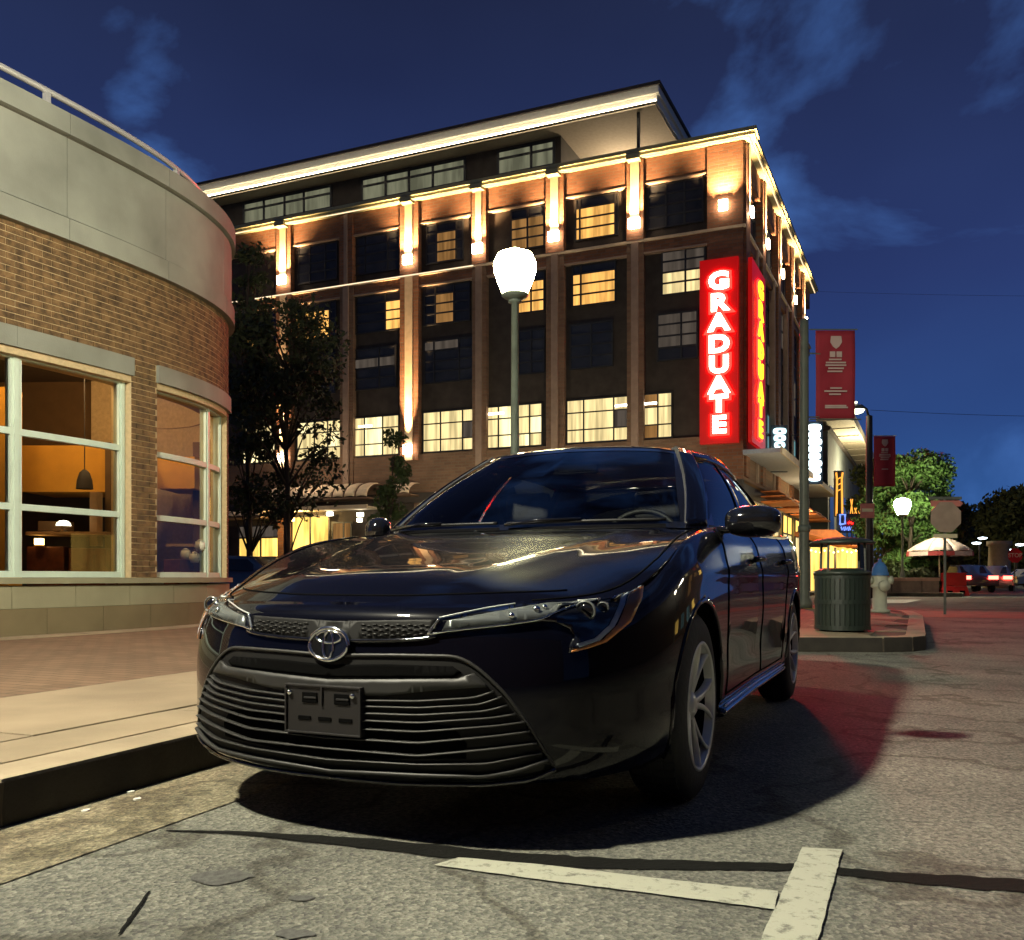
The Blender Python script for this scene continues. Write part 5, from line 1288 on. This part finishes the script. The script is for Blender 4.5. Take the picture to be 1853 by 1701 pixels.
MB().lathe([(0, .18), (.10, .16), (.26, .06), (.30, -.02), (.27, -.03)], (-.45, 0, 6.85), 20).build('lantern_hood', 'pole_green', pd2, smooth=True)
MB().lathe([(.27, 0), (.22, -.10), (.10, -.15), (0, -.16)], (-.45, 0, 6.83), 20).build('lantern_glass', 'lantern', pd2, smooth=True)
MB().lathe([(0, .05), (.06, .04), (.06, -.02), (0, -.02)], (-.5, 0, 7.08), 12).build('photocell', 'lantern', pd2)
MB().box(-.38, .12, -.16, -.14, 2.90, 3.42).build('sign_plate', 'sign_pink', pd2); MB().box(-.33, .07, -.165, -.16, 3.12, 3.24).build('sign_print', 'sign_cream', pd2)
# litter bin
lb = thing('litter_bin', 'dark green slatted steel litter bin with raised hood on the kerb corner', 'litter bin', (at(1524, 1000, 10).x, 10.0, .15))
R = .29
MB().lathe([(0, .03), (R-.02, .03), (R-.02, .62), (R-.05, .62), (R-.05, .05)], n=32).build('liner', 'car_under', lb, smooth=True)
sl = MB().box(-.022, .022, -.008, .008, 0, .56); slm = sl.build('slat', 'bin_green').data; bpy.data.objects.remove(bpy.data.objects['slat.' + '000'] if 0 else [o for o in bpy.data.objects if o.data == slm][0])
for k in range(36): put('slat', slm, lb, (math.cos(k*PI/18)*R, math.sin(k*PI/18)*R, .06), (0, 0, k*PI/18+PI/2))
for z in (.05, .34, .62): MB().lathe([(R-.008, z-.03), (R+.014, z-.03), (R+.014, z+.02), (R-.008, z+.02)], n=36).build('hoop', 'bin_green', lb, smooth=False)
MB().lathe([(0, 0), (R-.06, 0), (R-.04, .03), (0, .04)], n=28).build('foot', 'car_under', lb)
MB().lathe([(R-.10, .66), (R+.02, .63), (R+.02, .67), (R-.08, .71), (R-.10, .71)], n=32).build('rim', 'bin_green', lb, smooth=True)
for a in (.5, 2.2, 3.8, 5.4): MB().tube([(math.cos(a)*(R-.01), math.sin(a)*(R-.01), .64), (math.cos(a)*(R-.02), math.sin(a)*(R-.02), 1.0)], .014, 6).build('hood_post', 'bin_green', lb)
MB().lathe([(R+.06, .985), (R+.07, 1.0), (R-.02, 1.035), (.1, 1.06), (0, 1.065), (0, 1.04), (R+.05, .985)], n=32).build('hood', 'bin_green', lb, smooth=True)
# hydrant
hy = thing('fire_hydrant', 'pale grey fire hydrant with blue cap behind the litter bin', 'hydrant', (at(1592, 1000, 15.4).x, 15.4, .15))
MB().lathe([(0, 0), (.17, 0), (.17, .04), (.12, .06), (.115, .42), (.15, .44), (.15, .48), (.13, .50), (.125, .64)], n=24).build('barrel', 'hydrant_grey', hy, smooth=True)
MB().lathe([(.15, .64), (.15, .68), (.135, .70), (.12, .78), (.07, .86), (.03, .88), (.03, .93), (0, .93)], n=24).build('bonnet', 'hydrant_blue', hy, smooth=True)
MB().lathe([(.05, 0), (.06, .05), (.075, .05), (.075, .11), (.02, .11), (.02, .14), (0, .14)], (.10, 0, .56), 14, 'x').build('side_outlet', 'hydrant_grey', hy, smooth=True)
MB().lathe([(.05, 0), (.06, -.05), (.075, -.05), (.075, -.11), (.02, -.11), (.02, -.14), (0, -.14)], (-.10, 0, .56), 14, 'x').build('side_outlet', 'hydrant_grey', hy, smooth=True)
MB().lathe([(.07, 0), (.08, -.06), (.095, -.06), (.095, -.12), (.02, -.12), (0, -.14)], (0, -.10, .46), 16, 'y').build('pumper_outlet', 'hydrant_grey', hy, smooth=True)
# sign post near the kerb with the reverse of a stop sign
p = at(1697, 1000, 18.3); sp = thing('stop_sign', 'stop sign seen from its plain tan back, street-name plates above and below', 'sign', (p.x, 18.0, .0))
MB().tube([(0, 0, 0), (0, 0, 2.35)], .028, 8).build('post', 'pole_iron', sp)
MB().prism([(.33*math.cos(a), .33*math.sin(a)) for a in np.arange(8)*PI/4+PI/8], 0, .01).build('sign_plate', 'sign_back', sp, T=lambda x, y, z: (x, -.035-z, y+1.98))
MB().box(-.30, .30, -.03, -.02, 2.20, 2.32).build('name_plate', 'sign_pink', sp); MB().poly([(.30, -.025, 2.20), (.36, -.025, 2.26), (.30, -.025, 2.32)]).build('plate_tip', 'sign_pink', sp); MB().box(-.24, .24, -.03, -.02, 1.56, 1.64).build('name_plate', 'sign_cream', sp)
MB().box(-.34, .34, -.01, .0, 2.34, 2.40).build('name_plate', 'pole_iron', sp)
p = at(1836, 1005, 46); s2 = thing('stop_sign', 'red octagonal stop sign at the far right edge of the street', 'sign', (p.x, 46, 0))
MB().tube([(0, 0, 0), (0, 0, 2.4)], .03, 8).build('post', 'pole_iron', s2); MB().prism([(.40*math.cos(a), .40*math.sin(a)) for a in np.arange(8)*PI/4+PI/8], 0, .01).build('sign_plate', 'sign_stop', s2, T=lambda x, y, z: (x, -.04-z, y+1.9))
text('lettering', 'STOP', .30, 'sign_cream', s2, frame(Vector((0, -.054, 1.9)), Vector((1, 0, 0)), Vector((0, 0, 1)), Vector((0, -1, 0))), .001, .004)
# umbrella, planter, barrier
p = at(1700, 1000, 37); um = thing('patio_umbrella', 'pale patio umbrella with red stripes beyond the planter wall', 'umbrella', (p.x, 37, .15))
for k in range(8):
    a0, a1 = k*PI/4, (k+1)*PI/4; rows = []
    for q in np.linspace(0, 1, 6): r = 1.25*q; z = 2.30-.62*q**1.6; rows.append([(r*math.cos(a0+(a1-a0)*w), r*math.sin(a0+(a1-a0)*w), z+.04*math.sin(PI*w)*q) for w in np.linspace(0, 1, 5)])
    o = MB().grid(rows).build('canopy_panel', 'umbrella_pale', um, smooth=True); mod(o, 'SOLIDIFY', thickness=.01)
    rows = [[(r_*math.cos(a0+(a1-a0)*w), r_*math.sin(a0+(a1-a0)*w), z_) for w in np.linspace(0, 1, 4)] for r_, z_ in ((1.27, 1.675), (1.285, 1.50))]
    MB().grid(rows).build('valance', 'umbrella_red' if k % 2 else 'umbrella_pale', um)
MB().tube([(0, 0, 0), (0, 0, 2.36)], .03, 8).build('pole', 'sign_cream', um)
def pbox2(px0, px1, py0, py1, d, dep): a, b = at(px0, py1, d), at(px1, py0, d); return a.x, b.x, d, d+dep, a.z, b.z
pw = thing('planter_wall', 'low brick planter wall with pink stone cap round the corner trees', 'planter', (0, 0, 0))
for (x0, x1) in ((13.9, 15.1), (15.14, 16.3), (16.34, 17.0)):
    MB().box(x0, x1, 35.2, 35.6, .14, .62).build('wall_panel', 'planter_brick', pw); MB().box(x0-.02, x1+.02, 35.14, 35.66, .62, .75).build('wall_cap', 'planter_cap', pw, bevel=.01)
MB().box(16.85, 17.0, 35.62, 40, .14, .62).build('wall_panel', 'planter_brick', pw)
jb = thing('road_barrier', 'red plastic road barrier standing beyond the planter wall', 'barrier', (at(1730, 1000, 36).x, 36.2, 0))
MB().hexa([(-.55, -.25, 0), (.55, -.25, 0), (.55, .25, 0), (-.55, .25, 0), (-.50, -.12, .40), (.50, -.12, .40), (.50, .12, .40), (-.50, .12, .40)]).build('barrier_base', 'barrier_red', jb, bevel=.02)
MB().box(-.49, .49, -.10, .10, .405, .95).build('barrier_top', 'barrier_red', jb, bevel=.03)
for x in (-.25, .25): MB().box(x-.09, x+.09, -.26, -.13, .08, .22).build('fork_slot', 'car_under', jb)
# ------------------------------------------------------------------ trees
def tree(x, y, z0, H, cr, label, m='leaf_dark', n=5000, base=.25, leaf=.16, seed=1, trunk=.12, shape='round', cat='tree', group=None, squash=1.0, nc=26):
    r_ = random.Random(seed); o = thing('tree', label, cat, (x, y, z0), group=group); tk = MB(); pts = [Vector((0, 0, 0))]; 
    for k in range(1, 8): pts.append(Vector((r_.uniform(-.04, .04)*H*.3*k/7, r_.uniform(-.04, .04)*H*.3*k/7, H*.85*k/7)))
    tk.tube(pts, [trunk*(1-.11*k) for k in range(8)], 8); cl = []
    for k in range(nc):
        f = base+(1-base)*r_.random()**.9*.95; a = r_.uniform(0, 2*PI)
        if shape == 'round': rad = cr*math.sqrt(max(.04, 1-((f-(base+.5*(1-base)))/(.56*(1-base)))**2))
        else: rad = cr*(1-(f-base)/(1-base))**.75+.12*cr
        rr = rad*r_.uniform(.35, .95); c = Vector((math.cos(a)*rr, math.sin(a)*rr*squash, H*f)); cl.append((c, cr*r_.uniform(.28, .5)))
        i = min(6, max(1, int(f*7/.85)-1)); s = pts[i]; tk.tube([s, s.lerp(c, .5)+Vector((0, 0, .05*H*.3)), c], [trunk*.35, trunk*.2, trunk*.08], 5)
    tk.build('trunk', 'bark', o, smooth=True); L_ = MB(); nr = np.random.default_rng(seed)
    for k in range(n):
        c, s = cl[nr.integers(len(cl))]; v = nr.normal(size=3); v /= np.linalg.norm(v); rr = s*nr.random()**.45; p = np.array(c)+v*rr*np.array([1, squash, .75])
        a = nr.normal(size=3); a /= np.linalg.norm(a); b = np.cross(a, nr.normal(size=3)); b /= np.linalg.norm(b); q = leaf*nr.uniform(.6, 1.3)
        L_.quad(p-a*q, p-b*q*.5, p+a*q, p+b*q*.5)
    L_.build('crown', m, o); return o
p = at(520, 1000, 30); tree(p.x, 30, .0, 10.4, 1.85, 'broad dark tree before the left end of the hotel', 'leaf_dark', 6500, .30, .11, 3, .14, 'round', nc=60)
p = at(452, 1000, 31); tree(p.x, 31, .0, 12.6, 1.25, 'narrower dark tree squeezed against the shop corner', 'leaf_dark', 5200, .22, .11, 9, .13, 'cone', nc=60)
p = at(708, 1000, 29); tree(p.x, 29, .0, 5.6, .85, 'thin young tree between the cream awnings', 'leaf_mid', 3200, .2, .09, 5, .06, 'cone')
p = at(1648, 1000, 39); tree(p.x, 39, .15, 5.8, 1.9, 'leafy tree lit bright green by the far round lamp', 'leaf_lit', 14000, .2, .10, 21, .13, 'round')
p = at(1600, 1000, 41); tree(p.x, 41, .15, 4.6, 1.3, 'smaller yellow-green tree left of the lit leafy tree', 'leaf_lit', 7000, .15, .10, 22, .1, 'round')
p = at(1625, 1000, 60); tree(p.x, 60, .0, 9.0, 3.0, 'taller dark tree rising behind the far round lamp', 'leaf_mid', 11000, .25, .22, 25, .2, 'round')
p = at(1690, 1000, 62); tree(p.x, 62, .0, 6.6, 2.2, 'dark rounded tree right of the taller one behind the lamp', 'leaf_dark', 7000, .2, .22, 26, .2, 'round')
tg = 'dark trees along the far side of the street'
for i, (px, d, H, r, lb_) in enumerate(((1735, 95, 7.6, 4.2, 'dark low tree at the left end of the far tree row'), (1780, 100, 7.0, 4.5, 'dark tree second from the left in the far tree row'), (1815, 92, 7.8, 4.0, 'dark tree third from the left in the far tree row'), (1850, 88, 9.2, 4.6, 'tallest dark tree at the right edge of the far tree row'), (1900, 90, 9.5, 5, 'dark tree just beyond the right edge of the far row'))):
    p = at(px, 1000, d); tree(p.x, d, 0, H, r, lb_, 'leaf_dark', 7000, .08, .34, 40+i, .25, 'round', group=tg)
bs = MB(); nr = np.random.default_rng(5)
def bush(px, d, w, h, label, m, n=2500, seed=3):
    p = at(px, 1000, d); o = thing('bush', label, 'bush', (p.x, d, .15)); nr = np.random.default_rng(seed); mb = MB()
    for k in range(n):
        v = nr.normal(size=3); v /= np.linalg.norm(v); v[2] = abs(v[2]); q = v*np.array([w, w*.6, h])*nr.random()**.35; a = nr.normal(size=3)*.09; b = nr.normal(size=3)*.05; mb.quad(q-a, q-b, q+a, q+b)
    mb.build('foliage', m, o); MB().tube([(0, 0, 0), (0, 0, h*.6)], .04, 6).build('stem', 'bark', o)
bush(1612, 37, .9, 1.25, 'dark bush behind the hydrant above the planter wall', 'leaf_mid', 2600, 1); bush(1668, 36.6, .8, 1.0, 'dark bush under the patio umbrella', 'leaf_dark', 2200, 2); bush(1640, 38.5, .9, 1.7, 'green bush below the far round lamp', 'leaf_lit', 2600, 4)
# ------------------------------------------------------------------ neighbour and neon
nb = thing('neighbour_building', 'grey-blue building beyond the hotel with panelled lit canopy', 'building', tuple(HP0+Vector(TR(26, 0, 0)))); no = Vector(TR(26, 0, 0)); nT = lambda x, y, z: (x-no.x, y-no.y, z-no.z)
fixn(MB().box(26, 75, -14, 1.0, 0, 11.3, T=TR).build('wall', 'neighbour_wall', nb, T=nT)); fixn(MB().box(25.8, 75, -14, 1.2, 11.3, 11.6, T=TR).build('roof', 'roof_dark', nb, T=nT))
for k in range(9):
    t = 26+k*4.0; fixn(MB().box(t, t+3.4, .2, 2.6, 12.0, 12.25, T=TR).build('canopy_panel', 'neighbour_panel', nb, T=nT)); fixn(MB().box(t+3.45, t+3.95, .2, 2.6, 12.05, 12.15, T=TR).build('canopy_rib', 'roof_dark', nb, T=nT))
fixn(MB().box(26, 62, 2.6, 2.75, 11.9, 12.5, T=TR).build('canopy_fascia', 'neighbour_panel', nb, T=nT))
for k in range(5): fixn(MB().box(27+k*5, 30+k*5, .95, 1.05, 4, 7.5, T=TR).build('window', 'dark_pane', nb, T=nT))
for k in range(6): fixn(MB().box(26.5+k*5, 30.5+k*5, .98, 1.08, .4, 3.4, T=TR).build('shop_window', 'lit_gold', nb, T=nT))
lampo('canopy_wash', HP0+Vector(TR(34, 3.4, 9.0)), 2600, (1, .85, .5), .5)
ao_ = at(1498, 950, 40); aw = thing('orange_awning', 'orange lit cafe awning with string lights behind the litter bin', 'awning', (ao_.x, 40, .15))
fixn(MB().hexa([(-1.0, -.4, 2.55), (1.3, -.4, 1.95), (1.3, 1.6, 1.95), (-1.0, 1.6, 2.55), (-1.0, -.4, 2.75), (.2, -.4, 2.75), (.2, 1.6, 2.75), (-1.0, 1.6, 2.75)]).build('awning_cloth', 'awning_orange', aw))
MB().box(-.95, 1.25, 1.0, 1.1, 0, 2.0).build('cafe_window', 'lit_gold', aw)
for k in range(11):
    MB().lathe([(0, -.05), (.05, 0), (0, .06)], (-.9+k*.2, -.45, 1.82-.10*math.sin(k*.9)**2), 8).build('bulb', 'lamp_warm', aw)
for x in (-.95, .2, 1.25): MB().box(x-.04, x+.04, -.4, -.32, 0, 1.95).build('awning_post', 'muntin', aw)
lampo('cafe_light', (ao_.x+.1, 39.2, 1.7), 60, (1, .5, .15), .2)
ns = thing('neon_sign', 'tall orange neon sign above the blue one on the street', 'sign', tuple(at(1519, 935, 45)))
MB().box(-.22, .22, .05, .2, 0, 2.35).build('sign_cabinet', 'sign_box', ns)
for x in (-.15, .15): MB().tube([(x, 0, .05), (x*.8, 0, 1.9), (x*1.1, 0, 2.25)], .045, 6).build('neon_tube', 'neon_orange', ns)
for z in (1.3, 1.6, 1.9): MB().tube([(-.13, 0, z), (.13, 0, z+.12)], .03, 6).build('neon_tube', 'neon_orange', ns)
for k, (x, z0, z1) in enumerate(((.55, .1, .9), (.75, .1, .45), (.95, .0, .30))): MB().tube([(x, 0, z0), (x+.12, 0, z1), (x+.02, 0, z1), (x+.14, 0, z0)], .025, 6).build('neon_tube', 'neon_orange', ns)
nbz = thing('neon_sign', 'blue neon lettering with a red flourish over the orange awning', 'sign', tuple(at(1533, 962, 44)))
MB().box(-.5, .75, .05, .12, -.05, .9).build('sign_cabinet', 'sign_box', nbz)
MB().tube([(-.35, 0, .35), (-.35, 0, .85), (-.10, 0, .85), (-.10, 0, .4), (-.35, 0, .35)], .055, 6).build('neon_tube', 'neon_blue', nbz)
for k in range(5): MB().tube([(-.3+k*.2, 0, .25), (-.25+k*.2, 0, .08), (-.18+k*.2, 0, .22), (-.13+k*.2, 0, .05)], .035, 6).build('neon_tube', 'neon_blue', nbz)
MB().tube([(.05, 0, .42), (.15, 0, .47), (.28, 0, .40)], .03, 6).build('neon_tube', 'neon_red', nbz)
# ------------------------------------------------------------------ far vehicles
def far_car(px, py, d, rz, m, label, lights=None, sc=1.0):
    p = at(px, py, d); o = thing('parked_car', label, 'car', (p.x, d, 0), rz); o.scale = (sc,)*3
    prof = [(-2.2, .35), (-2.25, .62), (-2.1, .82), (-1.45, .92), (-.85, 1.36), (.55, 1.42), (1.35, 1.02), (2.1, .88), (2.25, .60), (2.2, .32)]
    rows = [[(x*wv, y, z if abs(wv) < 2 else z) for x, z in [(q[1], q[1])]] for q in prof for wv in (1,) for y in (0,)]
    mb = MB(); G = []
    for (y, z) in prof:
        w = .88 if z < .95 else .66; G.append([(-w, y, .30), (-w*1.0, y, min(z, .8)), (-w*.92, y, z), (0, y, z+.02), (w*.92, y, z), (w, y, min(z, .8)), (w, y, .30)])
    mb.grid(G); b = mb.build('car_body', m, o, smooth=True); fixn(b)
    for s in (1, -1):
        MB().poly([(s*.70, -1.25, .95), (s*.70, .95, .98), (s*.655, .5, 1.34), (s*.655, -.75, 1.30)]).build('side_window', 'dark_pane', o)
        for y in (-1.35, 1.35):
            w = bpy.data.objects.new('wheel', None); COL.objects.link(w); w.parent = o; w.location = (s*.80, y, .32)
            MB().lathe([(.2, -.1), (.30, -.1), (.32, -.06), (.32, .06), (.30, .1), (.2, .1)], n=20, axis='x').build('tyre', 'tyre', w, smooth=True); MB().lathe([(0, .08 if s > 0 else -.08), (.2, .1 if s > 0 else -.1)], n=16, axis='x').build('rim', 'alloy', w)
        MB().box(s*.62-.22, s*.62+.22, -2.29, -2.22, .66, .84).build('tail_light', lights or 'tail_red', o); MB().box(s*.62-.14, s*.62+.14, 2.2, 2.27, .58, .70).build('headlight', 'lamp_grey', o)
    MB().poly([(-.60, -1.40, .97), (.60, -1.40, .97), (.56, -.90, 1.33), (-.56, -.90, 1.33)]).build('rear_window', 'dark_pane', o); MB().poly([(-.60, 1.28, 1.06), (.60, 1.28, 1.06), (.56, .62, 1.38), (-.56, .62, 1.38)]).build('windscreen', 'dark_pane', o)
    return o
far_car(436, 1000, 27, 1.2, 'car_far', 'dark car parked before the hotel, seen between shop and sedan')
far_car(1748, 1000, 46, -.2, 'car_far', 'dark car with bright red tail lights beyond the umbrella', 'tail_hot')
far_car(1800, 1000, 50, -.5, 'car_far_pale', 'pale car with orange tail lights at the far right', 'tail_hot')
far_car(1868, 1000, 66, -1.3, 'car_far_pale', 'pale car cut by the right edge of the view')
tag(MB().lathe([(0, 0), (1.0, 0), (1.0, .3), (.75, .5), (.65, 2.9), (.8, 3.0), (.8, 3.3), (0, 3.3)], (at(1808, 1000, 62).x, 62, 0), 24).build('stone_column', 'monument', smooth=True), 'short thick stone column before the dark far trees', 'column')
for i, (px, py, d, m, lb_) in enumerate(((1772, 981, 80, 'cold_light', 'far twin-headed cold white street light left of the stone column'), (1840, 993, 78, 'cold_light', 'far twin-headed white street light at the right edge'))):
    p = at(px, py, d); o = thing('street_light', lb_, 'street light', (p.x, d, 0)); MB().tube([(0, 0, 0), (0, 0, p.z)], .07, 6).build('pole_shaft', 'pole_dark', o)
    for dx, dz in ((-.25, -.1), (.3, .35)):
        MB().lathe([(0, -.12), (.35, -.05), (.38, .05), (0, .12)], (dx, 0, p.z+dz), 12).build('lantern_glass', m, o); MB().tube([(0, 0, p.z), (dx, 0, p.z+dz)], .04, 6).build('lantern_arm', 'pole_dark', o)
# overhead wires
for i, (y0, y1, lb_) in enumerate(((742, 752, 'thin dark overhead wire crossing the sky above the small banner'), (527, 536, 'thin dark overhead wire higher in the sky right of the hotel'))):
    a, b = at(1575 if i == 0 else 1466, y0, 32 if i == 0 else 62), at(2150, y1, 34 if i == 0 else 50); tag(MB().tube([a.lerp(b, q)+Vector((0, 0, -.5*q*(1-q))) for q in np.linspace(0, 1, 14)], .008, 5).build('overhead_wire', 'wire'), lb_, 'wire', 'overhead wires')
# the other side of the road (seen only as reflections in paint and glass)
def block(x0, x1, y0, y1, h, face, label, seed):
    r_ = random.Random(seed); o = thing('street_building', label, 'building', ((x0+x1)/2, (y0+y1)/2, 0)); c = o.location
    MB().box(x0-c.x, x1-c.x, y0-c.y, y1-c.y, 0, h).build('wall', 'hotel_brick_dark', o); MB().box(x0-c.x-.3, x1-c.x+.3, y0-c.y-.3, y1-c.y+.3, h, h+.35).build('roof', 'roof_dark', o)
    n = int(((x1-x0) if face == 'y' else (y1-y0))/3.4) if face else 0
    for k in range(n):
        for j in range(int(h/3.3)):
            if k < 9: continue
            u = 1.2+k*3.4; z = .9+j*3.3; mm_ = r_.choice(['dark_pane', 'dark_pane', 'lit_cream', 'lit_gold', 'lit_amber_dim']) if j else r_.choice(['lit_gold', 'lit_cream', 'lit_cyan', 'dark_pane'])
            if face == 'y': b = MB().box(x0+u-c.x, x0+u+1.7-c.x, y1-c.y, y1-c.y+.06, z, z+1.7)
            else: b = MB().box(x0-.06-c.x, x0-c.x, y0+u-c.y, y0+u+1.7-c.y, z, z+1.7)
            b.build('window', mm_, o)
block(-34, 16, -30, -19, 10.4, '', 'long dark brick building across the road behind the photographer', 1)
block(25, 40, -16, 32, 10.2, 'x', 'dark brick building across the road right of the view', 2)
